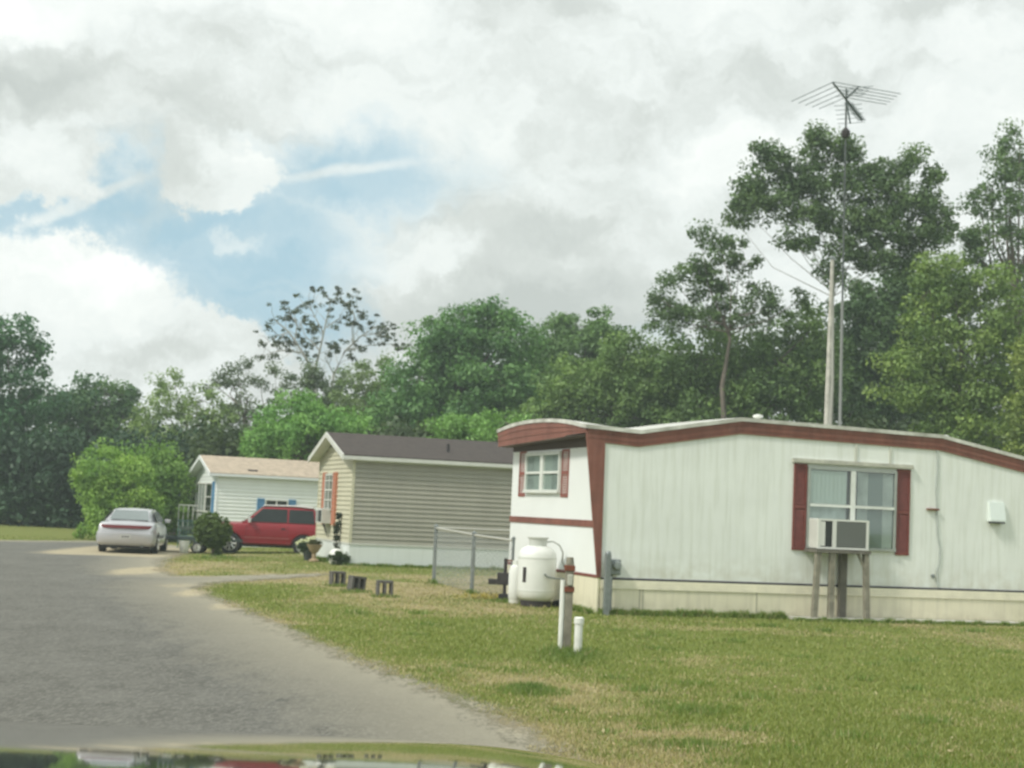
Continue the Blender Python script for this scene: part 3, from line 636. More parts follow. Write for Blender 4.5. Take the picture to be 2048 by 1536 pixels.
# antenna masts behind the near home
D1 = dep(1653, 842, 31.6); top1 = dep(1665, 520, 31.6)
b1 = Vector((D1.x - (top1.x-D1.x)/(top1.z-D1.z)*D1.z, D1.y, 0))
o = empty('metal_pole', b1, 0, 'thick pale pole rising behind the white home roof, left of the antenna mast', 'pole')
mb = MB(); mb.tube([(0, 0, -.1), (D1.x-b1.x, 0, D1.z), (top1.x-b1.x, 0, top1.z)], [.056, .053, .040], 12); mb.build('shaft', mat('pale weathered pole', (.42, .41, .36), .7, noise=(5, .3)), o, True)
tt = top1-b1
mb = MB(); mb.lathe([(.048, 0), (.048, .06), (.035, .075)], tt, 12); mb.build('cap', GALV, o, True)
D2 = dep(1680, 844, 31.0); top2 = dep(1693, 184, 31.0)
b2 = Vector((D2.x - (top2.x-D2.x)/(top2.z-D2.z)*D2.z, D2.y, 0)); AN = empty('tv_antenna', b2, 0, 'television aerial with swept rods on a tall thin mast behind the white home', 'antenna')
tv = top2-b2; md = tv/tv.z
mb = MB(); mb.tube([(0, 0, -.1), md*6.2], .032, 10); mb.build('mast', mat('grey mast', (.20, .21, .20), .6), AN, True)
mb = MB(); mb.tube([md*6.2, md*(tv.z+.06)], .019, 10); mb.build('upper_mast', mat('dull mast', (.09, .105, .10), .7), AN, True)
mb = MB(); mb.lathe([(.07, 0), (.09, .05), (.09, .13), (.05, .17), (.03, .2)], md*(tv.z-.95), 14); mb.build('rotor', DIRON, AN, True)
ba = R(24); bd = Vector((math.sin(ba), math.cos(ba), 0)); hub = tv + Vector((0, 0, -.16)) ; n0 = hub-bd*1.3; f0 = hub+bd*1.65
ALU = mat('aerial aluminium', (.11, .14, .14), .45, metal=.3); mb = MB(); mb.tube([n0, f0], .021, 8); mb.build('boom', ALU, AN, True)
for sg in (-1, 1):
    ang = ba+sg*R(43.5); ed = Vector((math.sin(ang), math.cos(ang), 0)); mb = MB()
    for k in range(5):
        p = n0+bd*(.04+k*.29); ln = 1.62-.15*k; mb.tube([p+Vector((0, 0, .02)), p+ed*ln+Vector((0, 0, .02))], .0075, 5)
    mb.build('swept_rods', ALU, AN)
pd = Vector((bd.y, -bd.x, 0)); mb = MB()
for k in range(15):
    p = hub+bd*(.22+k*.10); mb.tube([p-pd*.09+Vector((0, 0, -.02)), p+pd*.09+Vector((0, 0, -.02))], .009, 5); mb.tube([p+Vector((0, 0, -.045)), p+Vector((0, 0, .045))], .012, 5)
mb.build('director_rods', ALU, AN)
for sg in (-1, 1):
    e2 = hub-bd*.05; dd = (-bd*.30*0+Vector((.12, .05, -.50))) if sg < 0 else (bd*-.18+Vector((.25, -.2, .16)))
    mb = MB(); mb.tube([e2, e2+dd], .017, 6)
    for k in range(5):
        p = e2+dd*(.25+.18*k); mb.tube([p-pd*.26, p+pd*.30], .006, 5)
    mb.build('reflector', ALU, AN)

# ------------------------------------------------------------------ beige home
BSID = mat('beige lap siding', (.335, .325, .27), .6, noise=(1.4, .08), streak=((.26, .25, .19), .35)); BEND = mat('sunlit beige siding', (.52, .50, .37), .6, noise=(1.6, .06))  # paler gable copy: brightness of the sunlit end put into its colour
SHG = mat('dark brown shingles', (.060, .049, .043), .9, noise=(6, .3), bump=(25, .6, .02)); WTRIM = mat('off white trim', (.60, .61, .56), .5, noise=(4, .08)); SK2 = ribbed('white skirting', (.70, .74, .71), .3, .004, rough=.5, streak=((.56, .6, .55), .4)); CORAL = mat('coral shutter', (.50, .20, .12), .55, noise=(6, .15))
def gable_home(root, W, Ln, base, eave, ridge, over_u, over_v, m_side, m_end, m_roof, m_trim, m_skirt, step=.105, slab=.03):
    body = MB(); body.prism([(0, base), (W, base), (W, eave), (W/2, ridge-.08), (0, eave)], lambda p, s: (0.02 if s == 0 else Ln-.02, p[0]*.992+W*.004, p[1])); body.build('wall', m_side, root)
    mb = MB(); lap(mb, (0, 0), (Ln, 0), (0, -1), base, eave-.02, step); mb.build('side_siding', m_side, root, normals=False)
    mb = MB(); lap(mb, (0, W), (0, 0), (-1, 0), base, ridge-.1, step, zt=lambda s: eave+(ridge-.1-eave)*(1-abs(s-W/2)/(W/2))); mb.build('gable_siding', m_end, root, normals=False)
    for v_ in (-.03, W-.05): mb = MB(); mb.box(-.03, .05, v_, v_+.08, base, eave-.0); mb.build('corner_board', m_trim if m_end is not BEND else m_end, root)
    sl = (ridge-eave)/(W/2); ez = eave-sl*over_v+.06; rz = ridge+.06
    rr = MB()
    for sg in (0, 1):
        v0, v1 = (-over_v, W/2) if sg == 0 else (W+over_v, W/2)
        rr.add([(-over_u, v0, ez), (Ln+over_u, v0, ez), (Ln+over_u, v1, rz), (-over_u, v1, rz), (-over_u, v0, ez-slab), (Ln+over_u, v0, ez-slab), (Ln+over_u, v1, rz-slab), (-over_u, v1, rz-slab)],
               [(0, 1, 2, 3), (4, 7, 6, 5), (0, 4, 5, 1), (3, 2, 6, 7), (1, 5, 6, 2), (0, 3, 7, 4)])
    rr.build('roof', m_roof, root)
    mb = MB()                                  # barge boards with the eave fascia and soffit
    for sg in (0, 1):
        v0, v1 = (-over_v-.01, W/2) if sg == 0 else (W+over_v+.01, W/2)
        for u in (-over_u-.03, ):
            mb.add([(u, v0, ez-.005), (u, v1, rz-.005), (u, v1, rz-.15), (u, v0, ez-.15), (u+.028, v0, ez-.005), (u+.028, v1, rz-.005), (u+.028, v1, rz-.15), (u+.028, v0, ez-.15)], [(0, 1, 2, 3), (4, 7, 6, 5), (0, 4, 5, 1), (3, 2, 6, 7), (0, 3, 7, 4), (1, 5, 6, 2)])
    mb.build('barge_board', m_trim, root)
    mb = MB(); mb.box(-over_u, Ln+over_u, -over_v-.02, -over_v+.005, ez-.13, ez-.032); mb.build('gutter', m_trim, root)
    mb = MB(); mb.box(-over_u, Ln+over_u, -over_v+.006, -.018, ez-.125, ez-.11); mb.add([(-over_u+.01, -over_v, ez-.12), (-.02, -over_v, ez-.12), (-.02, W/2, rz-.13), (-over_u+.01, W/2, rz-.13)], [(0, 1, 2, 3)]); mb.add([(-over_u+.01, W+over_v, ez-.12), (-.02, W+over_v, ez-.12), (-.02, W/2, rz-.13), (-over_u+.01, W/2, rz-.13)], [(0, 1, 2, 3)]); mb.build('soffit', m_trim, root, normals=False)
    mb = MB(); mb.box(.0, Ln, -.022, -.018, eave-.16, eave-.08); mb.build('frieze_board', m_trim, root)
    mb = MB(); mb.box(-.01, Ln, -.012, .05, -.25, base-.045); mb.box(-.012, .05, .05, W, -.25, base-.045); mb.build('skirting', m_skirt, root)
    mb = MB(); mb.box(-.03, Ln, -.032, .06, base-.045, base-.002); mb.box(-.03, .06, .06, W, base-.045, base-.002); mb.build('skirting_cap', m_trim, root)
H2 = empty('mobile_home', O2, TH, 'beige mobile home with dark brown gable roof and coral shutters', 'mobile home')
gable_home(H2, 4.6, 18, .6, 2.93, 3.56, .32, .18, BSID, BEND, SHG, WTRIM, SK2, .125)
mb = MB(); mb.lathe([(.09, -.05), (.09, .03), (.045, .06), (.045, .34), (.02, .34)], (2.8, .75, 3.07), 12); mb.build('roof_vent', DIRON, H2, True)
mb = MB(); mb.lathe([(.13, -.05), (.13, .03), (.06, .05)], (2.8, .62, 3.06), 12); mb.build('vent_flashing', WTRIM, H2, True)
w = window(H2, 'window', 'end', 2.32, 3.38, 1.42, 2.46, cols=2, rail=2.0, frame=WTRIM, fw=.05, inner=INT, out=.09)
mb = MB()
for z in (1.7, 2.25): mb.box(-.092, -.08, 2.37, 3.33, z, z+.03)
for v in (2.58, 2.84, 3.1): mb.box(-.091, -.081, v, v+.03, 1.46, 2.41)
mb.build('glazing_bars', WTRIM, w)
shutter(H2, 'end', 3.42, 3.80, 1.02, 2.50, CORAL, 20, out=.08); shutter(H2, 'end', 1.92, 2.29, 1.02, 2.50, CORAL, 20, out=.08)
a2 = empty('air_conditioner', loc2(-.32, 2.45, 1.05), TH, 'white window air conditioner on the gable end of the beige home', 'air conditioner')
mb = MB(); mb.box(.012, .32, 0, .85, 0, .42); mb.build('case', ACW, a2, bevel=.012)
mb = MB(); mb.box(-.002, .011, .05, .42, .05, .37); mb.build('grille', GRILL, a2)
mb = MB(); mb.box(-.004, .011, .5, .8, .06, .36); mb.build('vent_panel', mat('grey louvre', (.3, .32, .3), .6), a2)
mb = MB(); mb.add([(.1, .3, 0), (.16, .3, 0), (.29, .3, -.4), (.1, .34, 0), (.16, .34, 0), (.29, .34, -.4)], [(0, 1, 2), (3, 5, 4), (0, 3, 4, 1), (1, 4, 5, 2), (2, 5, 3, 0)]); mb.build('bracket', DIRON, a2)
# roof of a further home behind
H4 = empty('mobile_home', Vector((-1.35, 56, 0)), TH, 'dark low roof of a home just showing over the beige home roof ridge', 'mobile home')
gable_home(H4, 4.4, 12, .6, 3.1, 4.02, .3, .2, BSID, BEND, mat('charcoal shingles', (.04, .04, .042), .9, noise=(6, .3)), WTRIM, SK2, .2)
w = window(H4, 'window', 'side', 2, 3, 1.4, 2.4, inner=INT)

# ------------------------------------------------------------------ white home with tan roof
TAN = mat('tan shingles', (.40, .33, .25), .9, noise=(5, .25, ), bump=(25, .5, .02)); WSID = mat('white lap siding', (.80, .83, .79), .55, noise=(1.2, .05)); WEND = mat('white end siding', (.72, .76, .73), .55); BLUE = mat('blue shutter', (.10, .25, .42), .5, noise=(6, .15))
TH3 = R(21)
H3 = empty('mobile_home', O3, TH3, 'white mobile home with tan roof and blue shutters, farthest on the left', 'mobile home')
gable_home(H3, 4.6, 13, .55, 2.78, 3.42, .34, .2, WSID, WEND, TAN, mat('white barge', (.72, .75, .74), .5), SK2, .14)
for u, wv in ((1.2, .36), (4.2, .2)): mb = MB(); mb.box(u, u+wv, .22, .5, 2.82, 2.97); mb.build('roof_vent', DIRON, H3, bevel=.02)
w = window(H3, 'window', 'side', 1.85, 2.75, 1.15, 1.86, inner=INT, frame=WTRIM, out=.085); shutter(H3, 'side', 1.55, 1.83, 1.1, 1.88, BLUE, 10, out=.08); shutter(H3, 'side', 2.77, 3.06, 1.1, 1.88, BLUE, 10, out=.08)
w = window(H3, 'window', 'end', .75, 2.05, 1.25, 2.4, cols=1, rail=1.85, inner=INT, frame=WTRIM, out=.085); w = window(H3, 'window', 'end', 2.3, 4.2, 1.25, 2.4, cols=3, inner=CURT, frame=WTRIM, out=.085)
shutter(H3, 'end', .42, .72, 1.2, 2.45, BLUE, 12, out=.08)
def loc3(u, v, z=0.): c, s_ = math.cos(TH3), math.sin(TH3); return Vector((O3.x+u*c-v*s_, O3.y+u*s_+v*c, z))
# entry steps at the gable of the white home
o = empty('porch_steps', loc3(-.85, 3.6, -.2), TH3, 'small pale porch with steps at the gable end of the white home', 'steps')
mb = MB(); mb.box(0, .8, 0, .9, .5, .62); [mb.box(.05+i*.6, .15+i*.6, .05, .15, 0, .5) for i in (0, 1)]; mb.box(-.3, 0, .1, .8, .3, .36); mb.box(-.6, -.3, .1, .8, .12, .18); mb.build('platform', WOODG, o)
mb = MB()
for i in range(5): mb.box(i*.19, i*.19+.04, -.04, 0, .62, 1.45)
mb.box(0, .8, -.05, .01, 1.45, 1.5); mb.build('railing', ACW, o)

# ------------------------------------------------------------------ vehicles
def loft(sections, name, m, parent, smooth=True, closed=False):
    """sections: list of (x, [(y,z)...]) right-half outlines from bottom outside to top centre; mirrored"""
    V = []; F = []; n = None
    for x, pts in sections:
        full = [(y, z) for y, z in pts] + [(-y, z) for y, z in reversed(pts) if abs(y) > 1e-6]
        n = len(full); V += [(x if not isinstance(x, tuple) else x[0], y, z) for y, z in full]
    for i in range(len(sections)-1):
        for k in range(n): a = i*n+k; b = i*n+(k+1) % n; F.append((a, b, b+n, a+n))
    F += [tuple(range(n)), tuple((len(sections)-1)*n+k for k in range(n-1, -1, -1))]
    mb = MB().add(V, F); return mb.build(name, m, parent, smooth=smooth)
def cut(o, centers, r):
    bm_c = MB()
    for x in centers:
        for sg in (-1, 1): bm_c.lathe([(r, -.28), (r, .28)], (x, sg*.86, .32), 28, M=Matrix.Rotation(math.pi/2, 3, 'X'))
    c = bm_c.build('cutter', BLK)
    md_ = o.modifiers.new('arch', 'BOOLEAN'); md_.object = c; md_.solver = 'EXACT'
    par = o.parent; o.parent = None; bpy.context.view_layer.update(); dg = bpy.context.evaluated_depsgraph_get()
    me = bpy.data.meshes.new_from_object(o.evaluated_get(dg)); o.modifiers.clear(); o.data = me; o.parent = par
    bpy.data.objects.remove(c)
def wheel(parent, x, y, r, m_rim, w=.2):
    s_ = 1 if y > 0 else -1
    root = MB().lathe([(r*.62, -w/2), (r*.93, -w/2), (r, -w/2+.03), (r, w/2-.03), (r*.93, w/2), (r*.62, w/2)], (x, y, r), 28, M=Matrix.Rotation(math.pi/2, 3, 'X')).build('wheel', BLK, parent, True)
    rim = MB(); M_ = Matrix.Rotation(math.pi/2*s_ *-1, 3, 'X')
    rim.lathe([(r*.66, w*.45), (r*.66, w*.53), (r*.60, w*.53), (r*.55, w*.40), (r*.2, w*.36), (r*.18, w*.5), (.001, w*.5)], (x, y, r), 24, M=M_)
    for k in range(8):
        a = k*math.pi/4; p0 = Vector((math.cos(a)*r*.18, math.sin(a)*r*.18, w*.46)); p1 = Vector((math.cos(a)*r*.60, math.sin(a)*r*.60, w*.50))
        rim.tube([Vector((x, y, r))+M_@p0, Vector((x, y, r))+M_@p1], .028, 5)
    rim.build('rim', m_rim, root, True)
RIM = mat('alloy rim', (.62, .62, .58), .3, metal=.6)
CGL = mat('car glass dark', (.02, .026, .026), .15, spec=.35); CGL2 = mat('car glass sky', (.13, .16, .155), .05, spec=.9, coat=1.); SIL = mat('silver car paint', (.46, .46, .475), .35, metal=.35, coat=.8, noise=(2, .05))
CRED = mat('dark red paint', (.235, .009, .017), .45, coat=.25, spec=.3, noise=(1.5, .12)); TAIL = mat('tail light red', (.13, .012, .014), .25, coat=.4); BUMP = mat('grey plastic', (.16, .16, .16), .6)
# --- silver sedan: x forward, rear at x=0
rearc = gnd(252, 1108, -.2)
CAR = empty('silver_sedan', Vector((rearc.x-.05, rearc.y, -.2)), R(97), 'silver sedan with a full width red tail light parked on the sand', 'car')
def sec(w_, zb, zs, zt, k=.9):
    return [(w_*.86, zb), (w_*.97, zb+.06), (w_, zb+.2), (w_*1.0, (zb+zs)/2+.08), (w_*.985, zs-.08), (w_*.94, zs-.02), (w_*k, zs), (w_*.55, zt-.01), (0, zt)]
BW = .885
body = loft([(0.0, sec(BW*.86, .34, .66, .68)), (.04, sec(BW*.92, .28, .80, .84)), (.10, sec(BW*.95, .25, .90, .94)), (.35, sec(BW*.98, .22, .95, .99)), (.85, sec(BW, .20, .96, 1.0)), (1.6, sec(BW, .18, .95, .98)), (2.6, sec(BW, .18, .93, .95)), (3.3, sec(BW, .18, .90, .93)), (3.9, sec(BW*.98, .20, .82, .87)), (4.45, sec(BW*.92, .22, .68, .75)), (4.72, sec(BW*.80, .26, .55, .60)), (4.80, sec(BW*.68, .32, .46, .48))], 'body', SIL, CAR)
cut(body, (.98, 3.75), .37)
def cab(w0, zt, w1, zb=.9): return [(w0, zb), (w0*.985, zb+.08), (w1+.03, zt-.10), (w1-.02, zt-.035), (w1*.7, zt-.005), (0, zt+.01)]
loft([(.62, cab(.70, .96, .66)), (.85, cab(.76, 1.10, .62)), (1.22, cab(.80, 1.30, .58)), (1.5, cab(.81, 1.36, .60)), (2.3, cab(.82, 1.39, .62)), (2.75, cab(.81, 1.36, .60)), (3.3, cab(.78, 1.08, .64)), (3.55, cab(.74, .94, .68))], 'cabin', SIL, CAR)
mb = MB(); V = [(-.0, 0)]
mb.add([(.715, -.60, 1.015), (.715, .60, 1.015), (1.20, .50, 1.305), (1.20, -.50, 1.305)], [(0, 1, 2, 3)]); 
for v in range(4): mb.v[v] = (mb.v[v][0]-.028, mb.v[v][1], mb.v[v][2]+.02)
mb.build('rear_window', CGL2, CAR, normals=False)
mb = MB(); mb.add([(2.80, -.53, 1.36), (2.80, .53, 1.36), (3.50, .64, .99), (3.50, -.64, .99)], [(0, 1, 2, 3)]); mb.v = [(x+.03, y, z+.02) for x, y, z in mb.v]; mb.build('windshield', CGL2, CAR, normals=False)
for sg in (-1, 1):
    for a, b, c, d in ((.92, 1.30, 1.72, 1.72), (1.78, 1.78, 2.62, 2.62), (2.68, 2.68, 3.18, 2.78)):
        mb = MB(); 
        q = {(.92): [(1.0, 1.0), (1.72, 1.0), (1.72, 1.29), (1.36, 1.27)], (1.78): [(1.78, 1.0), (2.56, 1.0), (2.56, 1.30), (1.78, 1.30)], (2.68): [(2.62, 1.0), (3.18, 1.0), (2.80, 1.26), (2.62, 1.29)]}[a]
        mb.add([(x, sg*(.815-(z-.98)*.50+.012), z) for x, z in q], [(0, 1, 2, 3)]); mb.build('side_window', CGL, CAR, normals=False)
    mb = MB(); mb.tbox(Matrix.Translation((3.02, sg*.95, 1.0)), .06, .09, .06); mb.build('mirror', SIL, CAR, bevel=.02)
mb = MB(); ys = np.linspace(-.76, .76, 13)
V = []
for y in ys:
    xx = -.02 + .10*abs(y/.8)**4
    V += [(xx-.012, y, .775), (xx+.012, y, .875)]
nV = len(V); mb.add(V + [(x+.12, y, z) for x, y, z in V], [(2*i, 2*i+2, 2*i+3, 2*i+1) for i in range(12)] + [(2*i, 2*i+nV, 2*i+2+nV, 2*i+2) for i in range(12)] + [(2*i+1, 2*i+3, 2*i+3+nV, 2*i+1+nV) for i in range(12)] + [(0, 1, 1+nV, nV), (24, 24+nV, 25+nV, 25)]); mb.build('tail_light', TAIL, CAR, normals=False)
loft([(-.075, [(.60, .40), (.66, .43), (.70, .55), (.66, .62), (0, .635)]), (-.02, [(.74, .32), (.80, .36), (.83, .52), (.80, .64), (0, .66)]), (.12, [(.80, .28), (.86, .32), (.90, .50), (.87, .66), (0, .67)])], 'bumper', SIL, CAR)
mb = MB(); mb.box(-.085, -.074, -.16, .16, .46, .59); mb.build('number_plate', mat('plate', (.45, .45, .42), .5), CAR)
mb = MB(); mb.box(-.088, -.084, -.11, -.06, .50, .55); mb.box(-.088, -.084, -.03, .02, .50, .55); mb.box(-.088, -.084, .05, .1, .50, .55); mb.build('plate_mark', DARKT, CAR)
mb = MB(); mb.box(.1, 4.5, -.72, .72, .17, .26); mb.build('underbody', BLK, CAR)
mb = MB(); mb.tube([(-.03, -.5, .25), (.4, -.5, .25)], .03, 8); mb.build('exhaust', GALV, CAR, True)
for sg in (-1, 1): mb = MB(); mb.tbox(Matrix.Translation((4.62, sg*.56, .60)), .10, .16, .06); mb.build('headlight', mat('lamp glass', (.6, .62, .62), .1, coat=1.) if 'lamp glass' not in MATS else MATS['lamp glass'], CAR, bevel=.03)
for x in (.98, 3.75):
    for y in (-.79, .79): wheel(CAR, x, y, .315, RIM)
# --- red two door sport utility: x forward, rear axle at x=.75
hd = R(186); fwp = gnd(458, 1107.5, -.2); wb = 2.42; rw = fwp - Vector((math.cos(hd), math.sin(hd), 0))*wb - Vector((-math.sin(hd), math.cos(hd), 0))*.87
SUV = empty('red_suv', rw, hd, 'dark red two door sport utility vehicle parked between the white and beige homes', 'car')
def sec2(w_, zb, zs, zt): return [(w_*.93, zb), (w_*.99, zb+.05), (w_, zb+.25), (w_, (zb+zs)/2+.1), (w_*.985, zs-.06), (w_*.93, zs), (w_*.6, zt), (0, zt+.01)]
SW = .86
body = loft([(-.50, sec2(SW*.95, .42, .98, .99)), (-.46, sec2(SW, .36, 1.05, 1.06)), (-.1, sec2(SW, .34, 1.06, 1.07)), (wb*.5, sec2(SW, .34, 1.06, 1.07)), (wb-.50, sec2(SW, .34, 1.05, 1.07)), (wb-.42, sec2(SW, .34, 1.03, 1.07)), (wb+.3, sec2(SW, .36, .98, 1.03)), (wb+.66, sec2(SW*.98, .40, .93, .97)), (wb+.74, sec2(SW*.94, .44, .86, .90))], 'body', CRED, SUV)
cut(body, (0, wb), .43)
def cab2(w0, zt, w1): return [(w0, 1.0), (w0, 1.1), (w1+.04, zt-.09), (w1-.01, zt-.03), (w1*.6, zt), (0, zt+.01)]
loft([(-.46, cab2(.76, 1.08, .75)), (-.40, cab2(.79, 1.45, .70)), (-.28, cab2(.80, 1.60, .68)), (.3, cab2(.80, 1.64, .69)), (wb-1.15, cab2(.80, 1.63, .69)), (wb-.98, cab2(.80, 1.58, .68)), (wb-.45, cab2(.78, 1.12, .72)), (wb-.36, cab2(.76, 1.03, .74))], 'cabin', CRED, SUV)
mb = MB(); mb.prism([(-.26, 1.605), (.3, 1.645), (wb-1.1, 1.635), (wb-1.02, 1.60), (wb-1.05, 1.665), (.3, 1.69), (-.30, 1.66)], lambda p, s: (p[0], -.70 if s == 0 else .70, p[1])); mb.build('roof_panel', mat('pale roof', (.78, .74, .74), .4, coat=.5), SUV, bevel=.012)  # roof panel given a much paler tone than the red body
mb = MB(); mb.add([(wb-.99, -.60, 1.565), (wb-.99, .60, 1.565), (wb-.44, .68, 1.10), (wb-.44, -.68, 1.10)], [(0, 1, 2, 3)]); mb.v = [(x+.03, y, z+.022) for x, y, z in mb.v]; mb.build('windshield', CGL2, SUV, normals=False)
mb = MB(); mb.box(-.455, -.44, -.6, .6, 1.12, 1.42); mb.build('rear_window', CGL, SUV)
for sg in (-1, 1):
    for q in ([(-.34, 1.10), (.52, 1.10), (.52, 1.54), (-.27, 1.54)], [(.58, 1.10), (wb-.58, 1.10), (wb-1.02, 1.54), (.58, 1.54)]):
        mb = MB(); mb.add([(x, sg*(.80-(z-1.1)*.19+.016), z) for x, z in q], [(0, 1, 2, 3)]); mb.build('side_window', CGL, SUV, normals=False)
    mb = MB(); mb.box(.54, wb-.36, sg*SW-.004, sg*SW+.006, .60, .605); mb.box(.54, .546, sg*SW-.004, sg*SW+.004, .42, 1.0); mb.box(wb-.52, wb-.514, sg*SW-.004, sg*SW+.004, .42, .98); mb.build('door_gap', BLK, SUV)
    mb = MB(); mb.box(.48, wb-.48, sg*(SW+.001)-.006, sg*(SW+.001)+.012, .55, .59); mb.build('side_moulding', mat('moulding', (.33, .06, .06), .4) if 'moulding' not in MATS else MATS['moulding'], SUV)
    mb = MB(); mb.box(.62, .76, sg*(SW)-.005, sg*(SW)+.018, .88, .915); mb.build('door_handle', BLK, SUV)
    mb = MB(); mb.tbox(Matrix.Translation((wb-.62, sg*(SW+.09), 1.14)), .05, .10, .08); mb.build('mirror', mat('pale mirror', (.55, .56, .55), .3) if 'pale mirror' not in MATS else MATS['pale mirror'], SUV, bevel=.02)
    mb = MB(); mb.box(-.53, -.45, sg*SW*.90-.07, sg*SW*.90+.05, .62, 1.0); mb.build('tail_light', TAIL, SUV, bevel=.015)
    mb = MB(); mb.tbox(Matrix.Translation((wb+.745, sg*.60, .70)), .03, .16, .08); mb.build('headlight', MATS['lamp glass'], SUV)
mb = MB(); mb.box(wb+.73, wb+.88, -.84, .84, .42, .56); mb.build('bumper', BUMP, SUV, bevel=.03)
mb = MB(); mb.box(-.62, -.49, -.84, .84, .42, .56); mb.build('bumper', BUMP, SUV, bevel=.03)
mb = MB(); mb.box(wb+.742, wb+.755, -.42, .42, .62, .80); mb.build('grille', BLK, SUV)
mb = MB(); mb.box(-.4, wb+.5, -.6, .6, .26, .36); mb.build('underbody', BLK, SUV)
for x in (0, wb):
    for y in (-.76, .76): wheel(SUV, x, y, .345, RIM, .22)

# ------------------------------------------------------------------ the car the photo was taken from: hood seen at the bottom of the frame
HOODM = mat('dark glossy car paint', (.17, .18, .175), .035, metal=.85, coat=1.)
HC = empty('camera_car', (-.86, 1.55, 0), 0, 'dark glossy car hood mirroring the homes, at the bottom of the view', 'car')
def hz(x, y):
    """height of the hood in world coordinates"""
    yp = 2.2-16.5*.150; z = 1.322+(.150**2)*16.5/2 - (y-yp)**2/(2*16.5)
    e = max(0, x-(-.10)); z -= .35*e**2.0
    e = max(0, x-.14); z -= 3.2*e**2
    e = max(0, -1.55-x); z -= 2*e**2
    e = max(0, y-2.28); z -= 3.2*e**2
    return z
xs_ = list(np.linspace(-1.9, -1.5, 9)) + list(np.linspace(-1.4, -.1, 14)) + list(np.linspace(-.05, .36, 22)); ys_ = list(np.linspace(.95, 2.2, 20)) + list(np.linspace(2.24, 2.52, 14))
V = [(x+.86, y-1.55, hz(x, y)) for y in ys_ for x in xs_]; n = len(xs_)
F = [(j*n+i, j*n+i+1, (j+1)*n+i+1, (j+1)*n+i) for j in range(len(ys_)-1) for i in range(n-1)]
hd_ = MB().add(V, F).build('hood', HOODM, HC, normals=False); hd_.data.polygons.foreach_set('use_smooth', [True]*len(hd_.data.polygons))
cs = MB()
rim_ = [(xs_[0], y) for y in ys_] + [(x, ys_[-1]) for x in xs_[1:]] + [(xs_[-1], y) for y in reversed(ys_[:-1])] + [(x, ys_[0]) for x in reversed(xs_[1:-1])]
V = [(x+.86, y-1.55, hz(x, y)-.004) for x, y in rim_] + [(x+.86, y-1.55, .48) for x, y in rim_]; n = len(rim_)
cs.add(V, [(i, (i+1) % n, (i+1) % n+n, i+n) for i in range(n)] + [tuple(range(n, 2*n))]); cs.build('front_body', HOODM, HC)
for sx in (-1, 1):
    w_ = MB().lathe([(.22, -.11), (.34, -.11), (.37, -.08), (.37, .08), (.34, .11), (.22, .11)], (sx*1.02 + .07, .1, .37), 24, M=Matrix.Rotation(math.pi/2, 3, 'Y')).build('wheel', BLK, HC, True)
    mb = MB(); mb.lathe([(.23, .0), (.23, .09), (.05, .115), (.001, .12)], (sx*1.02+.07, .1, .37), 20, M=Matrix.Rotation(sx*math.pi/2, 3, 'Y')); mb.build('rim', RIM, w_, True)
    mb = MB(); mb.tbox(Matrix.Translation((.05+sx*.75, .972, .92)), .22, .02, .09); mb.build('headlight', MATS['lamp glass'], HC, bevel=.02)
mb = MB(); mb.box(-.45, .55, .972, .99, .75, 1.0); mb.build('grille', BLK, HC)

# ------------------------------------------------------------------ chain link fence
def fence():
    P = [gnd(867, 1166), gnd(943, 1187), Vector((.16, 28.45, 0))]; back = P[0]+Vector((math.cos(TH), math.sin(TH), 0))*4.2
    r = empty('chain_link_fence', P[0], 0, 'low grey chain link fence with bare metal posts beside the propane tank', 'fence')
    o_ = P[0]; h = [1.20, 1.14, 1.12, 1.18]
    Q = [P[0]-o_, P[1]-o_, P[2]-o_]; B_ = back-o_
    for p, hh, rr in ((Q[0], 1.22, .042), (Q[1], 1.16, .042), (Q[2], 1.12, .03), (B_*.5, 1.2, .028), (B_, 1.2, .03)):
        mb = MB(); mb.tube([(p.x, p.y, -.1), (p.x, p.y, hh)], rr, 10); mb.lathe([(rr+.008, hh), (rr+.008, hh+.03), (.01, hh+.06)], (p.x, p.y, 0), 10); mb.build('post', GALV, r, True)
    RAIL = mat('pale rail', (.45, .45, .40), .5, metal=.3)
    for a, ha, b, hb in ((Q[0], 1.2, Q[1], 1.14), (Q[1], 1.14, Q[2], 1.10), (Q[0], 1.2, B_, 1.19)):
        mb = MB(); mb.tube([(a.x, a.y, ha), (b.x, b.y, hb)], .022, 8); mb.build('top_rail', RAIL, r, True)
        L_ = (b-a).length; d = (b-a).normalized(); mb = MB(); st = .11; H = 1.1; k = -H
        while k < L_:
            for sg in (0, 1):
                s0, s1 = max(k, 0), min(k+H, L_)
                if s1 > s0:
                    z0, z1 = (s0-k, s1-k) if sg == 0 else (H-(s0-k), H-(s1-k))
                    mb.tube([(a.x+d.x*s0, a.y+d.y*s0, z0+.03), (a.x+d.x*s1, a.y+d.y*s1, z1+.03)], .0026, 3, cap=False)
            k += st
        mb.build('wire_mesh', GALV, r, normals=False)
fence()

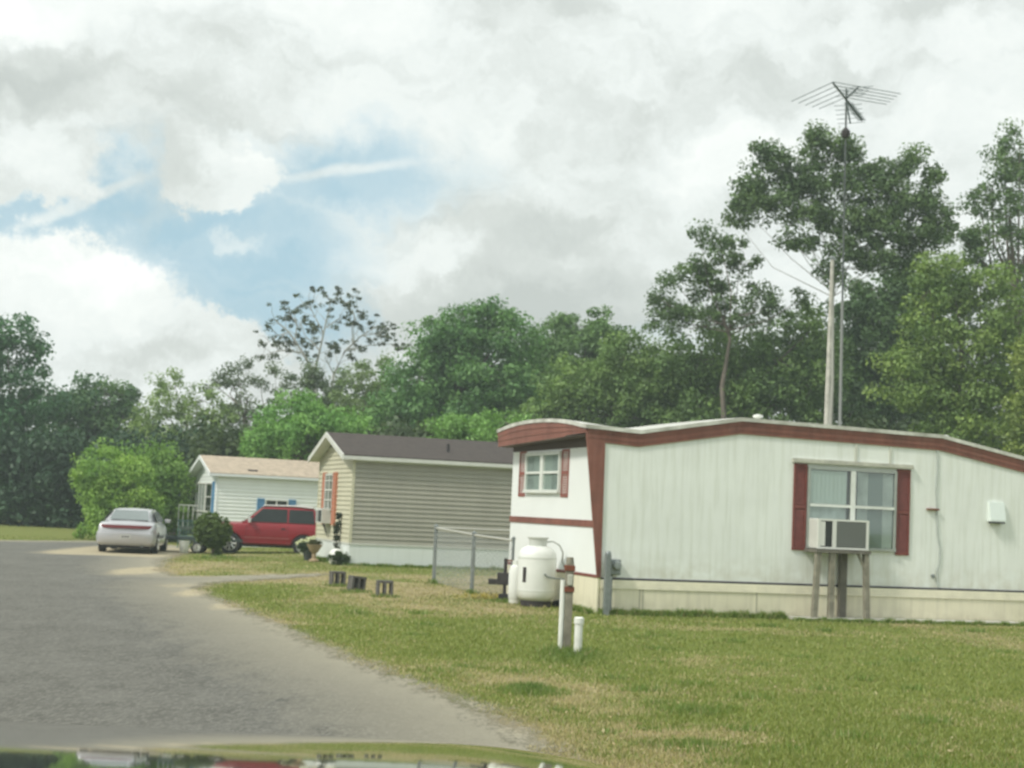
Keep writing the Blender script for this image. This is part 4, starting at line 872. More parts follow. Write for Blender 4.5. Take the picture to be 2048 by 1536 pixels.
# ------------------------------------------------------------------ propane tank and neighbours
tp = Vector((.585, 27.2, 0))
T = empty('propane_tank', tp, R(20), 'tall white propane tank with a collar beside the end wall of the white home', 'propane tank')
mb = MB(); mb.lathe([(.19, .08), (.28, .11), (.325, .17), (.338, .25), (.338, .84), (.328, .92), (.28, 1.0), (.18, 1.05), (.02, 1.06)], (0, 0, 0), 32); mb.build('body', TANK, T, True)
mb = MB()
for z in (.27, .84): mb.lathe([(.333, z-.012), (.343, z-.008), (.343, z+.008), (.333, z+.012)], (0, 0, 0), 32)
mb.build('weld_seam', mat('weld', (.58, .60, .55), .5), T, True)
mb = MB(); mb.lathe([(.27, .0), (.27, .10), (.25, .10), (.25, 0)], (0, 0, 0), 28); mb.build('foot_ring', DIRON, T, True)
mb = MB(); mb.lathe([(.15, 1.03), (.165, 1.17), (.19, 1.19), (.19, 1.205), (.15, 1.205), (.14, 1.03)], (0, 0, 0), 24); mb.build('collar', mat('collar', (.55, .57, .53), .5), T, True)
mb = MB(); mb.tube([(.1, -.05, 1.12), (.24, -.1, 1.14), (.36, -.12, 1.08), (.44, -.1, .95), (.47, 0, .80), (.6, .1, .6)], .014, 6); mb.build('hose', mat('grey hose', (.40, .42, .38), .6), T, True)
mb = MB(); mb.tube([(.0, -.37, .58), (.05, -.39, .53), (.20, -.40, .51), (.40, -.30, .50)], .018, 6); mb.build('gauge_pipe', GALV, T, True)
mb = MB(); mb.tbox(Matrix.Rotation(R(-150), 4, 'Z') @ Matrix.Translation((.336, .0, .55)), .008, .035, .13); mb.build('label_plate', DIRON, T)
c_ = dep(1032, 1165, 27.75); o = empty('gas_cylinder', (c_.x, c_.y, 0), 0, 'slim white gas cylinder tucked left of the big propane tank', 'gas cylinder')
mb = MB(); mb.lathe([(.11, .05), (.13, .1), (.135, .2), (.135, .58), (.11, .66), (.05, .70), (.03, .72)], (0, 0, 0), 20); mb.build('body', TANK, o, True)
mb = MB(); mb.lathe([(.12, 0), (.12, .06), (.1, .06)], (0, 0, 0), 18); mb.build('foot_ring', TANK, o, True)
mb = MB(); mb.lathe([(.07, .66), (.08, .76), (.06, .76)], (0, 0, 0), 16); mb.build('collar', TANK, o, True)
c_ = gnd(1008, 1203); o = empty('hitch_jack', (c_.x, c_.y, 0), R(-8), 'dark rusty tow hitch jack with a crossbar left of the white propane tank', 'jack')
mb = MB(); mb.tube([(.0, 0, 0), (0, 0, .78)], .032, 10); mb.build('post', DIRON, o, True)
mb = MB(); mb.box(-.14, .23, -.06, .06, .30, .52); mb.box(-.30, -.14, -.05, .05, .30, .40); mb.build('coupler', DIRON, o, bevel=.01)
mb = MB(); mb.box(-.10, .17, -.1, .1, 0, .14); mb.build('base', BLK, o, bevel=.02)
mb = MB(); mb.tube([(0, 0, .75), (.2, 0, .73), (.23, 0, .72)], .016, 6); mb.build('crank', RUST, o, True)
c_ = gnd(1140, 1215); o = tag(MB().tube([(-.28, .25, .04), (-.1, .05, .07), (.18, -.12, .05), (.34, -.24, .04)], [.05, .07, .06, .04], 8).build('log', BLK, None, True), 'dark log lying under the white propane tank', 'log'); o.location = (c_.x, c_.y, 0)

# ------------------------------------------------------------------ post, pvc pipe
c_ = gnd(1134, 1307)
P = empty('wooden_post', (c_.x-.035, c_.y, 0), R(6), 'weathered grey post with rusty bands standing in the front lawn', 'post')
mb = MB(); mb.box(-.020, .072, -.045, .045, -.05, 1.06); mb.build('post', WOODG, P, bevel=.008)
mb = MB(); mb.tube([(.026, 0, 1.06), (.026, 0, 1.13)], [.05, .04], 10); mb.build('cap', WOODG, P, True)
for z in (.97, .72): mb = MB(); mb.box(-.034, .084, -.058, .058, z, z+.065); mb.build('band', RUST, P, bevel=.006)
mb = MB(); mb.box(-.005, .058, -.085, -.046, .80, .93); mb.build('outlet_box', mat('pale box', (.45, .45, .38), .6), P, bevel=.01)
mb = MB(); mb.tube([(-.052, -.02, -.03), (-.052, -.02, .86)], .030, 12); mb.build('conduit', PVC, P, True)
c_ = gnd(1155, 1311)
Q = empty('pipe_stub', (c_.x, c_.y, 0), 0, 'short white capped pipe standing in the lawn right of the weathered post', 'pipe')
mb = MB(); mb.lathe([(.048, -.05), (.048, .38)], (0, 0, 0), 20); mb.build('pipe', PVC, Q, True)
mb = MB(); mb.lathe([(.058, .37), (.058, .435), (.045, .445)], (0, 0, 0), 20); mb.build('cap', PVC, Q, True)

# ------------------------------------------------------------------ cinder blocks
def block():
    mb = MB(); W_, H_, D_ = .145, .30, .10
    mb.box(-W_, W_, -D_, D_, 0, .045); mb.box(-W_, W_, -D_, D_, H_-.045, H_)
    for x in (-W_, -.0225, W_-.045): mb.box(x, x+.045, -D_, D_, .045, H_-.045)
    return mb.build('cinder_block', CBLK, None, bevel=.006)
LB = ['grey hollow cinder block in the dry grass, farthest left of the row', 'grey hollow cinder block in the dry grass, middle of the row of three', 'grey hollow cinder block in the dry grass, nearest the chain link fence']
first = None
for i, ((px, py), rz, tl) in enumerate((((674, 1172), 24, 0), ((711, 1183), 34, 6), ((768, 1193), 14, 0))):
    o = block() if first is None else first.copy()
    if first is None: first = o
    else: COL.objects.link(o)
    c_ = gnd(px, py); o.location = (c_.x, c_.y, -.01); o.rotation_euler = (0, R(tl), R(rz)); tag(o, LB[i], 'cinder block', 'cinder blocks on the dry grass')

# ------------------------------------------------------------------ foliage
def leaves(centres, radii, per, size, base, spread, flat=1., seed=0, var=.28, up=.5):
    """centres (n,3), radii (n,3), per leaves each; base colours (n,3) -> V,F,C of quads"""
    r = np.random.default_rng(seed); n = len(centres); N = n*per
    c = np.repeat(centres, per, 0); rad = np.repeat(radii, per, 0); col = np.repeat(base, per, 0)
    d = r.normal(size=(N, 3)); d /= np.linalg.norm(d, axis=1)[:, None]; rr = r.random((N, 1))**.45
    p = c + d*rr*rad
    nrm = d + r.normal(size=(N, 3))*.7; nrm[:, 2] += up; nrm /= np.linalg.norm(nrm, axis=1)[:, None]
    a = np.cross(nrm, r.normal(size=(N, 3))); a /= np.linalg.norm(a, axis=1)[:, None]; b = np.cross(nrm, a)
    s = size*r.uniform(.6, 1.35, (N, 1)); w = s*.62
    V = np.stack([p-a*s, p-b*w-a*s*.1+nrm*s*.12, p+a*s, p+b*w-a*s*.1+nrm*s*.12], 1).reshape(-1, 3)
    col = col*r.uniform(1-var, 1+var, (N, 1)); C = np.repeat(np.concatenate([col, np.ones((N, 1))], 1), 4, 0)
    return V, np.arange(N*4).reshape(-1, 4), C
def clumps(blobs, rc, dens, r, shell=.5, flat=.75):
    out = []; rads = []; nb = []
    for bi, (c, rad) in enumerate(blobs):
        rx, ry, rz = rad; n = max(3, int(dens*(rx*ry+rx*rz+ry*rz)/(rc*rc)*2.3))
        d = r.normal(size=(n, 3)); d /= np.linalg.norm(d, axis=1)[:, None]
        q = shell+(1-shell)*r.random((n, 1))**.6; q = np.where(r.random((n, 1)) < .25, r.random((n, 1)), q)
        p = np.array(c)+d*q*np.array(rad); out.append(p); k = rc*r.uniform(.55, 1.35, (n, 1)); rads.append(np.concatenate([k, k, k*flat], 1)); nb += [bi]*n
    return np.concatenate(out), np.concatenate(rads), np.array(nb)
def tree(name, label, cat, D, base_px, blobs, col, col2=None, rc=.6, dens=.55, per=60, size=.13, seed=1, trunk=.22, bark=BARK, depth=1., group='trees behind the homes', gz=None, shell=.5, limbs=True, var=.28, low=None, base_y=None, twist=.35, lean=.55):
    r = np.random.default_rng(seed+100)
    b0 = dep(base_px, 1040, D); gzz = float(G(b0.x, b0.y)) if gz is None else gz; b0.z = gzz
    root = empty(name, b0, 0, label, cat, group)
    ppm = FPX/D; W = []
    for bl in blobs:
        x, y, rx, ry = bl[:4]; dd = bl[4] if len(bl) > 4 else 0.
        c = dep(x, y, D+dd)-b0; rx_, rz_ = rx/ppm*1.12, ry/ppm*1.15; W.append((tuple(c), (rx_, max(rx_, rz_)*.9*depth, rz_)))
    C_, Rd, nb = clumps(W, rc, dens, r, shell)
    base = np.array(col)[None, :]*np.ones((len(C_), 3)); c2 = np.array(col2 if col2 else [q*1.35 for q in col]); m_ = r.random((len(C_), 1))**1.3
    base = base*(1-m_)+c2*m_
    keep = C_[:, 2] > .15; C_, Rd, base, nb = C_[keep], Rd[keep], base[keep], nb[keep]
    V, F, CC = leaves(C_, Rd*1.18, int(per*2.3), size*.64, base*np.array([.97, 1.07, .88])*LG, 0, seed=seed, var=var)
    raw_mesh('crown', V, F, LEAF, root, {'tone': ('FLOAT_COLOR', CC)}, k=4)
    mb = MB(); cz = np.array([w_[0] for w_ in W]); mean = cz.mean(0); lowz = cz[:, 2].min()
    fork = Vector((mean[0]*lean, mean[1]*.4, max(.8, (low if low else lowz*.75))))
    tp_ = Vector((mean[0], mean[1], cz[:, 2].max()*.82)) if len(W) > 2 else Vector(mean)
    path = [Vector((0, 0, -.2)), fork*.5+Vector((r.normal()*.1, 0, 0)), fork, fork.lerp(tp_, .5)+Vector((r.normal()*twist, r.normal()*twist, 0)), tp_]
    mb.tube(path, [trunk*1.25, trunk, trunk*.8, trunk*.5, trunk*.18], 10)
    if limbs:
        for (c, rad) in W:
            c = Vector(c); s0 = r.uniform(0, .75); st = fork.lerp(path[3], s0) if c.z < path[3].z else path[3].lerp(tp_, s0*.6)
            mid = st.lerp(c, .5)+Vector((r.normal()*twist, r.normal()*twist, -.08*(c-st).length))
            mb.tube([st, mid, c], [trunk*.26, trunk*.16, trunk*.06], 6)
        sel = r.choice(len(C_), min(len(C_), 90), replace=False)
        for k in sel:
            c = Vector(W[nb[k]][0]); e = Vector(C_[k]); mb.tube([c, c.lerp(e, .5)+Vector((0, 0, -.1)), e], [trunk*.08, trunk*.05, trunk*.02], 4)
    mb.build('trunk', bark, root, True); return root
LG = 2.1
DG = (.026, .058, .032); DG2 = (.044, .092, .042); BGc = (.070, .135, .040); BG2 = (.115, .19, .055); OL = (.085, .115, .042); OL2 = (.135, .17, .058); YG = (.135, .195, .036); YG2 = (.21, .27, .055); MG = (.044, .088, .034); MG2 = (.080, .136, .048)
tree('broadleaf_tree', 'large dark tree at the left edge beyond the field', 'tree', 80, -20, [(15, 700, 70, 62), (60, 790, 60, 70), (-80, 740, 90, 110), (20, 860, 95, 90), (-60, 920, 110, 110), (60, 960, 80, 95), (-160, 880, 110, 150), (-10, 1010, 110, 45)], DG, DG2, seed=1, rc=.75, size=.17, trunk=.4)
tree('broadleaf_tree', 'dark green tree with a sunlit top right of the left edge tree', 'tree', 86, 190, [(215, 785, 62, 36), (170, 820, 60, 45), (255, 810, 28, 28), (140, 860, 60, 60), (240, 870, 60, 50), (190, 930, 90, 70), (120, 950, 70, 80), (230, 990, 70, 60), (150, 1020, 90, 30)], DG, (.06, .095, .034), seed=2, rc=.7, size=.17, trunk=.35)
tree('light_green_shrub', 'light green rounded shrub directly behind the silver sedan', 'shrub', 60, 240, [(225, 935, 62, 42), (190, 970, 42, 45), (255, 965, 52, 45), (215, 1015, 55, 42), (265, 1020, 50, 48), (200, 1055, 42, 30), (240, 1060, 60, 28)], (.090, .145, .036), (.165, .22, .056), seed=3, rc=.38, size=.085, per=70, trunk=.10, group='shrubs near the silver sedan')
tree('green_bush', 'green bush between the silver sedan and the white home', 'shrub', 62.5, 330, [(310, 930, 45, 38), (335, 980, 45, 50), (350, 1040, 28, 45), (305, 1030, 55, 45), (320, 1070, 50, 25), (275, 960, 45, 40)], (.075, .122, .032), (.12, .175, .045), seed=4, rc=.42, size=.10, per=60, trunk=.10, group='shrubs near the silver sedan')
tree('sparse_tree', 'pale olive thin leaved tree above the shrubs left of the white home', 'tree', 82, 370, [(350, 775, 48, 30), (330, 820, 45, 45), (400, 800, 40, 32), (430, 830, 45, 40), (360, 880, 75, 55), (440, 900, 60, 50), (300, 870, 45, 50), (380, 950, 100, 55)], OL, OL2, seed=5, rc=.55, size=.12, dens=.34, per=42, trunk=.22)
tree('vine_tree', 'dark vine wrapped bare tree left of the sycamore', 'tree', 84, 480, [(452, 745, 20, 24), (480, 770, 26, 28), (500, 735, 16, 16), (520, 765, 22, 16), (475, 830, 30, 45), (500, 880, 38, 50), (550, 745, 22, 14), (560, 790, 26, 22), (430, 770, 20, 18)], (.045, .058, .036), (.07, .085, .045), seed=6, rc=.42, size=.11, dens=.36, per=34, trunk=.20, twist=.6)
tree('vine_tree', 'dark vine covered trunk just right of the sycamore base', 'tree', 86, 625, [(622, 745, 26, 30), (600, 790, 30, 40), (655, 800, 34, 44), (640, 850, 50, 50), (690, 760, 20, 20)], (.042, .056, .034), (.07, .088, .044), seed=7, rc=.45, size=.12, dens=.45, per=40, trunk=.20, twist=.5)
def sycamore():
    D = 92; r = np.random.default_rng(77); b0 = dep(636, 1040, D); b0.z = -.2
    root = empty('sycamore_tree', b0, 0, 'tall airy sycamore with bare pale limbs and leaf tufts', 'tree', 'trees behind the homes')
    W = lambda x, y, d=0.: dep(x, y, D+d)-b0
    limbs = [([(636, 1040), (634, 880), (632, 790), (628, 745), (606, 706), (578, 664), (550, 640)], 10, 2, 0), ([(628, 745), (640, 700), (653, 640), (662, 600)], 5, 1.4, -.6), ([(648, 668), (630, 634), (616, 604)], 3, 1, .4),
             ([(650, 900), (660, 800), (668, 748), (690, 702), (722, 672), (757, 650)], 7, 1.4, .8), ([(690, 702), (740, 690), (786, 688)], 3, 1, 1.2), ([(606, 706), (562, 700), (524, 712)], 3.4, 1, -.8), ([(590, 682), (594, 650), (588, 624)], 3, 1, 0),
             ([(706, 686), (704, 652), (718, 628)], 3, 1, .4), ([(652, 655), (680, 636), (692, 606)], 2.6, .9, -.5), ([(722, 672), (748, 668), (770, 672)], 2.4, .8, .3), ([(640, 700), (610, 672), (600, 640)], 2.4, .8, .8), ([(578, 664), (552, 672), (530, 690)], 2.2, .8, 0), ([(668, 748), (650, 716), (668, 690)], 2.4, .8, -1)]
    mb = MB(); tips = []
    for pts, w0, w1, dd in limbs:
        P_ = [W(x, y, dd*i/max(1, len(pts)-1)) for i, (x, y) in enumerate(pts)]; n = len(P_)
        mb.tube(P_, [(w0+(w1-w0)*i/(n-1))/33.4*.5*1.1 for i in range(n)], 7)
        tips.append((pts[-1], dd))
        for k in range(9):
            q = r.integers(max(1, n-4), n); t_ = r.random(); a = np.array(pts[q-1]); b = np.array(pts[q]); p = a*(1-t_)+b*t_
            if p[1] > 740: continue
            dr = b-a; dr = dr/np.linalg.norm(dr); sd_ = r.choice([-1, 1])*r.uniform(.5, 1.1); v = np.array([dr[0]*math.cos(sd_)-dr[1]*math.sin(sd_), dr[0]*math.sin(sd_)+dr[1]*math.cos(sd_)]); e = p+v*r.uniform(14, 34); e[1] -= 5
            d2 = dd+r.uniform(-.8, .8); mb.tube([W(*p, dd*.7), W(*((p+e)/2+r.normal(size=2)*2.5), (dd+d2)/2), W(*e, d2)], [.022, .015, .007], 5); tips.append((tuple(e), d2))
    mb.build('trunk', PBARK, root, True)
    C_ = []
    for (x, y), dd in tips:
        for _ in range(r.integers(1, 4)): C_.append(W(x+r.normal()*6, y+r.normal()*4.5, dd+r.normal()*.15))
    C_ = np.array(C_); n = len(C_); rr_ = r.uniform(.10, .28, (n, 1)); m_ = r.random((n, 1)); base = np.array([.050, .068, .036])*(1-m_)+np.array([.09, .11, .05])*m_
    V, F, C = leaves(C_, np.concatenate([rr_*1.2, rr_, rr_*.7], 1), 20, .085, base, 0, seed=8); raw_mesh('crown', V, F, LEAF, root, {'tone': ('FLOAT_COLOR', C)}, k=4)
sycamore()
tree('bright_bush', 'bright green bushy tree behind the beige home gable', 'tree', 66, 600, [(600, 830, 62, 36), (560, 860, 52, 40), (650, 850, 62, 36), (530, 890, 40, 38), (610, 890, 90, 42), (690, 865, 42, 26), (505, 905, 30, 30)], BGc, BG2, seed=9, rc=.5, size=.11, per=60, trunk=.15)
tree('sparse_tree', 'thin grey green tree between the sycamore and the big round tree', 'tree', 84, 730, [(722, 765, 34, 36), (700, 810, 42, 48), (760, 760, 26, 30), (745, 820, 50, 50), (690, 850, 40, 36), (775, 720, 16, 20)], OL, (.10, .12, .055), seed=10, rc=.5, size=.12, dens=.4, per=40, trunk=.16)
tree('broadleaf_tree', 'big round green tree rising behind the beige home roof', 'tree', 74, 930, [(870, 690, 52, 46), (900, 660, 50, 40), (930, 625, 34, 26), (1005, 625, 34, 36), (960, 670, 62, 50), (1030, 680, 50, 50), (900, 740, 80, 62), (990, 750, 90, 70), (830, 770, 60, 52), (870, 820, 90, 52), (990, 820, 100, 52), (790, 830, 50, 52)], MG, MG2, seed=11, rc=.62, size=.14, per=64, trunk=.35)
tree('broadleaf_tree', 'green round topped tree right of the big round tree', 'tree', 80, 1160, [(1180, 655, 54, 32), (1120, 680, 48, 40), (1210, 690, 46, 36), (1150, 730, 80, 55), (1080, 740, 50, 60), (1230, 750, 50, 50)], (.05, .082, .032), (.085, .13, .045), seed=12, rc=.55, size=.14, per=60, trunk=.3)
tree('broadleaf_tree', 'low dense green tree above the near white home roof left part', 'tree', 68, 1230, [(1250, 715, 70, 42), (1180, 770, 90, 50), (1300, 760, 90, 60), (1130, 810, 80, 50), (1240, 830, 110, 50), (1350, 820, 80, 60), (1090, 845, 60, 35)], (.062, .092, .034), (.10, .135, .045), seed=13, rc=.58, size=.13, per=62, trunk=.3)
tree('broadleaf_tree', 'low spreading light green tree just above the dark brown roof', 'tree', 58, 960, [(960, 845, 62, 20), (900, 860, 50, 20), (1010, 845, 44, 20), (940, 885, 90, 30)], (.075, .125, .038), BG2, seed=14, rc=.42, size=.10, per=50, trunk=.12)
tree('broadleaf_tree', 'wide green tree filling the middle behind the near white home roof', 'tree', 66, 1470, [(1400, 720, 80, 52), (1480, 700, 70, 44), (1560, 720, 70, 56), (1430, 790, 110, 60), (1560, 800, 100, 60), (1380, 840, 80, 30), (1630, 760, 60, 80), (1620, 660, 50, 50)], (.055, .084, .032), (.09, .125, .042), seed=15, rc=.6, size=.13, per=62, trunk=.32)
tree('open_crown_tree', 'airy tree with sky showing through its crown, left of the antenna', 'tree', 64, 1460, [(1440, 480, 42, 24), (1400, 470, 22, 16), (1480, 520, 44, 30), (1400, 540, 46, 32), (1345, 560, 32, 22), (1440, 570, 50, 34), (1520, 580, 30, 26), (1340, 610, 40, 30), (1310, 590, 18, 12), (1400, 630, 56, 30), (1480, 630, 50, 30), (1550, 610, 30, 20), (1600, 600, 24, 14), (1330, 650, 34, 18)], (.042, .064, .028), (.066, .095, .036), seed=16, rc=.40, size=.11, dens=.44, per=36, trunk=.13)
tree('umbrella_tree', 'tallest tree with a wide umbrella crown behind the antenna mast', 'tree', 62, 1652, [(1625, 270, 26, 20), (1650, 300, 46, 36), (1700, 310, 34, 24), (1530, 320, 36, 28), (1580, 350, 48, 36), (1500, 365, 30, 28), (1480, 410, 42, 30), (1540, 410, 50, 36), (1640, 370, 56, 40), (1720, 370, 56, 36), (1775, 345, 34, 32), (1830, 325, 36, 26), (1870, 350, 22, 26), (1790, 400, 56, 40), (1850, 420, 44, 42), (1890, 440, 22, 30), (1620, 430, 40, 28), (1700, 430, 56, 36), (1760, 460, 56, 36), (1840, 480, 44, 30), (1600, 480, 36, 22), (1690, 490, 36, 28), (1750, 520, 40, 28), (1470, 440, 20, 16), (1660, 540, 28, 22), (1810, 530, 36, 26)],
     (.040, .062, .027), (.066, .092, .036), seed=17, rc=.44, size=.115, dens=.74, per=50, trunk=.085, bark=PBARK, low=7.4, depth=.8, twist=.3, lean=.3)
tree('broadleaf_tree', 'tall dark tree at the right edge with holes of sky in its crown', 'tree', 66, 2060, [(2040, 280, 28, 30), (2010, 320, 40, 30), (1985, 370, 34, 28), (2050, 360, 50, 44), (1960, 410, 30, 26), (2010, 420, 50, 36), (1990, 470, 60, 34), (2070, 470, 60, 50), (1920, 470, 40, 22), (2040, 530, 50, 40), (2100, 600, 60, 80), (2110, 380, 50, 90), (2030, 600, 36, 40), (1950, 520, 50, 24)], (.040, .064, .028), (.068, .098, .036), seed=18, rc=.46, size=.12, dens=.40, per=40, trunk=.3, low=5)
tree('broadleaf_tree', 'yellow green tree in front of the right edge tree', 'tree', 58, 1930, [(1900, 540, 60, 30), (1960, 570, 60, 40), (1860, 580, 44, 36), (1920, 620, 70, 50), (2010, 640, 60, 60), (1850, 680, 60, 55), (1930, 700, 80, 60), (1800, 760, 56, 50), (1870, 790, 80, 60), (1970, 790, 80, 70), (2070, 760, 70, 90), (1950, 870, 110, 40)], (.070, .100, .034), (.12, .15, .045), seed=19, rc=.5, size=.12, dens=.5, per=52, trunk=.25)
tree('broadleaf_tree', 'dark shaded tree mass between the umbrella tree and the yellow green tree', 'tree', 70, 1760, [(1770, 580, 70, 40), (1830, 560, 60, 40), (1720, 640, 70, 55), (1800, 650, 80, 60), (1690, 720, 50, 60), (1760, 740, 90, 60), (1700, 810, 90, 50), (1840, 830, 90, 50), (1880, 600, 50, 50)], (.036, .060, .028), (.055, .085, .034), seed=20, rc=.6, size=.14, per=60, trunk=.3)
tree('broadleaf_tree', 'olive green tree cut by the right edge above the red roof trim', 'tree', 54, 2090, [(2060, 720, 36, 40), (2100, 780, 70, 80), (2050, 830, 40, 50), (2150, 700, 70, 90), (2060, 890, 50, 30)], (.085, .105, .034), (.14, .155, .045), seed=21, rc=.45, size=.11, dens=.5, per=52, trunk=.2)
# the distant wood that closes the view behind the single trees
def woods():
    r = np.random.default_rng(5); P_ = []; 
    for k in range(620):
        x = r.uniform(-700, 2800); D = r.uniform(96, 112); top = np.interp(x, [-700, 0, 250, 420, 700, 800, 1250, 1700, 2048, 2800], [780, 840, 880, 900, 860, 760, 760, 640, 640, 600])
        y = r.uniform(top, 1050); p = dep(x, y, D); P_.append((p.x, p.y, max(p.z, .3)))
    C_ = np.repeat(np.array(P_), 9, 0)+r.normal(size=(620*9, 3))*np.array([1.6, 1., 1.1]); C_[:, 2] = np.maximum(C_[:, 2], .2)
    Rd = np.ones((len(C_), 3))*r.uniform(.6, 1.3, (len(C_), 1)); m_ = r.random((len(C_), 1)); base = np.array([.040, .062, .030])*(1-m_)+np.array([.07, .10, .04])*m_
    V, F, C = leaves(C_, Rd, 26, .24, base, 0, seed=3); o = raw_mesh('woods', V, F, LEAF, None, {'tone': ('FLOAT_COLOR', C)}, k=4); tag(o, 'continuous distant green wood closing the view behind the single trees', 'woods', kind='stuff')
woods()
# undergrowth along the foot of the wood on the left
def hedge(name, label, x0, x1, D0, D1, ytop, col, col2, n, seed, rc=.6):
    r = np.random.default_rng(seed); P_ = []
    for k in range(n):
        t_ = r.random(); x = x0+(x1-x0)*t_; D = D0+(D1-D0)*t_+r.normal()*.8; y = r.uniform(ytop, 1048); p = dep(x, y, D); P_.append((p.x, p.y, max(.1, p.z)))
    C_ = np.array(P_); Rd = np.ones((n, 3))*rc*r.uniform(.6, 1.4, (n, 1)); m_ = r.random((n, 1)); base = np.array(col)*(1-m_)+np.array(col2)*m_
    V, F, C = leaves(C_, Rd, 60, .14, base, 0, seed=seed); o = raw_mesh(name, V, F, LEAF, None, {'tone': ('FLOAT_COLOR', C)}, k=4); tag(o, label, 'undergrowth', kind='stuff')
hedge('undergrowth', 'dark undergrowth at the foot of the trees beyond the left field', -1500, 420, 84, 76, 880, DG, DG2, 1500, 31, .95)
hedge('undergrowth', 'green undergrowth in shade behind the beige and white mobile homes', 380, 2300, 70, 62, 860, (.045, .07, .03), (.08, .115, .04), 900, 32, .75)

# ------------------------------------------------------------------ garden things
def shrub(name, label, pos, blobs, col, col2, seed, per=70, size=.03, rc=.12, stem=None, cat='shrub', dens=1., group=None):
    r = np.random.default_rng(seed); root = empty(name, pos, 0, label, cat, group)
    C_, Rd, nb = clumps([(b[:3], b[3:]) for b in blobs], rc, dens, r, .6); k = C_[:, 2] > 0.01; C_, Rd = C_[k], Rd[k]
    m_ = r.random((len(C_), 1)); base = np.array(col)*(1-m_)+np.array(col2)*m_
    V, F, C = leaves(C_, Rd, per, size, base, 0, seed=seed); raw_mesh('foliage', V, F, LEAF, root, {'tone': ('FLOAT_COLOR', C)}, k=4)
    if stem: MB().tube(*stem).build('stem', BARK, root, True)
    return root
c_ = gnd(428, 1115)
shrub('ball_topiary', 'round clipped ball shrub on a short thick stem in front of the red vehicle', (c_.x, c_.y, c_.z), [(-.09, 0, .82, .58, .55, .54), (-.09, 0, .82, .38, .38, .36), (.05, 0, .18, .16, .15, .24)], (.085, .135, .032), (.14, .20, .048), 41, 60, .024, .085, ([(0, 0, -.05), (.02, 0, .4), (0, 0, .8)], [.11, .08, .04], 8), dens=1.5)
c_ = gnd(618, 1122); shrub('potted_plant', 'dark leafy plant in a dark pot, leftmost by the beige home gable', (c_.x, c_.y, 0), [(0, 0, .34, .27, .2, .16), (-.15, 0, .4, .14, .12, .1)], (.025, .045, .02), (.05, .08, .03), 42, 50, .03, .1)
mb = MB(); mb.lathe([(.14, 0), (.19, .26), (.2, .28), (.16, .28)], (0, 0, 0), 18); o = mb.build('pot', mat('dark pot', (.05, .055, .055), .6), bpy.data.objects['potted_plant'], True)
c_ = gnd(676, 1130); shrub('low_shrub', 'low dark green shrub at the beige home corner below the ivy stake', (c_.x, c_.y, 0), [(0, 0, .16, .26, .2, .18), (.15, 0, .14, .14, .12, .15)], (.035, .06, .024), (.06, .095, .034), 43, 50, .03, .1)
c_ = gnd(674, 1127); shrub('ivy_stake', 'tall thin stake wound with dark ivy by the beige home corner', (c_.x, c_.y, 0), [(.0, 0, 1.28, .07, .07, .12), (-.04, 0, 1.0, .08, .08, .14), (-.07, 0, .72, .07, .07, .16), (-.03, 0, .45, .06, .06, .12)], (.035, .045, .03), (.06, .075, .04), 44, 40, .03, .07, ([(0, 0, 0), (-.05, 0, .7), (0, 0, 1.35)], [.018, .015, .012], 6))
c_ = loc2(-.55, 2.0); o = empty('garden_urn', (c_.x, c_.y, 0), 0, 'tan garden urn on a pedestal by the beige home gable', 'urn')
mb = MB(); mb.lathe([(.14, 0), (.14, .04), (.06, .08), (.06, .22), (.12, .28), (.2, .42), (.23, .47), (.17, .47)], (0, 0, 0), 20); mb.build('bowl', mat('tan stoneware', (.36, .27, .17), .8, noise=(6, .2)), o, True)
r = np.random.default_rng(3); C_, Rd, _ = clumps([((0, 0, .52), (.16, .16, .07))], .07, 1., r); V, F, C = leaves(C_, Rd, 30, .03, np.array([[.08, .09, .03]])*np.ones((len(C_), 3)), 0, seed=3); raw_mesh('foliage', V, F, LEAF, o, {'tone': ('FLOAT_COLOR', C)}, k=4)
WFL = (.85, .83, .74)
c_ = gnd(622, 1113); shrub('white_flowers', 'mound of white flowers between the dark pot and the beige home', (c_.x, c_.y, 0), [(-.2, 0, .36, .26, .15, .14), (.14, 0, .46, .26, .15, .14), (0, 0, .15, .36, .2, .16)], WFL, (.62, .62, .46), 45, 60, .035, .09)
c_ = loc2(-.22, .55); o = tag(MB().lathe([(.16, 0), (.2, .05), (.2, .3), (.14, .38), (.06, .42)], (0, 0, 0), 14).build('white_bag', PVC, None, True), 'rounded white bag leaning on the beige home skirting corner', 'bag'); o.location = (c_.x, c_.y, 0)

# utility trailer, chair and bucket between the sedan and the ball shrub
c_ = gnd(392, 1106, -.2)
UT = empty('utility_trailer', (c_.x, c_.y, -.2), R(4), 'low dark flat utility trailer standing behind the ball shrub', 'trailer')
mb = MB(); mb.box(-.95, .95, -.5, -.42, .42, .52); mb.box(-.95, .95, .42, .5, .42, .52); mb.box(-.95, -.87, -.42, .42, .42, .52); mb.box(.87, .95, -.42, .42, .42, .52); mb.box(-.87, .87, -.42, .42, .44, .47); mb.box(.95, 1.5, -.03, .03, .43, .50); mb.build('frame', mat('dark green frame', (.035, .055, .05), .5), UT, bevel=.006)
for y in (-.58, .58): wheel(UT, .1, y, .19, RIM, .12)
c_ = gnd(366, 1098, -.2); o = empty('garden_chair', (c_.x, c_.y+.5, -.2), R(30), 'green metal garden chair near the corner of the white home', 'chair')
GC = mat('green chair paint', (.07, .14, .12), .5)
mb = MB(); mb.box(-.25, .25, -.25, .25, .42, .45); mb.build('seat', GC, o, bevel=.01)
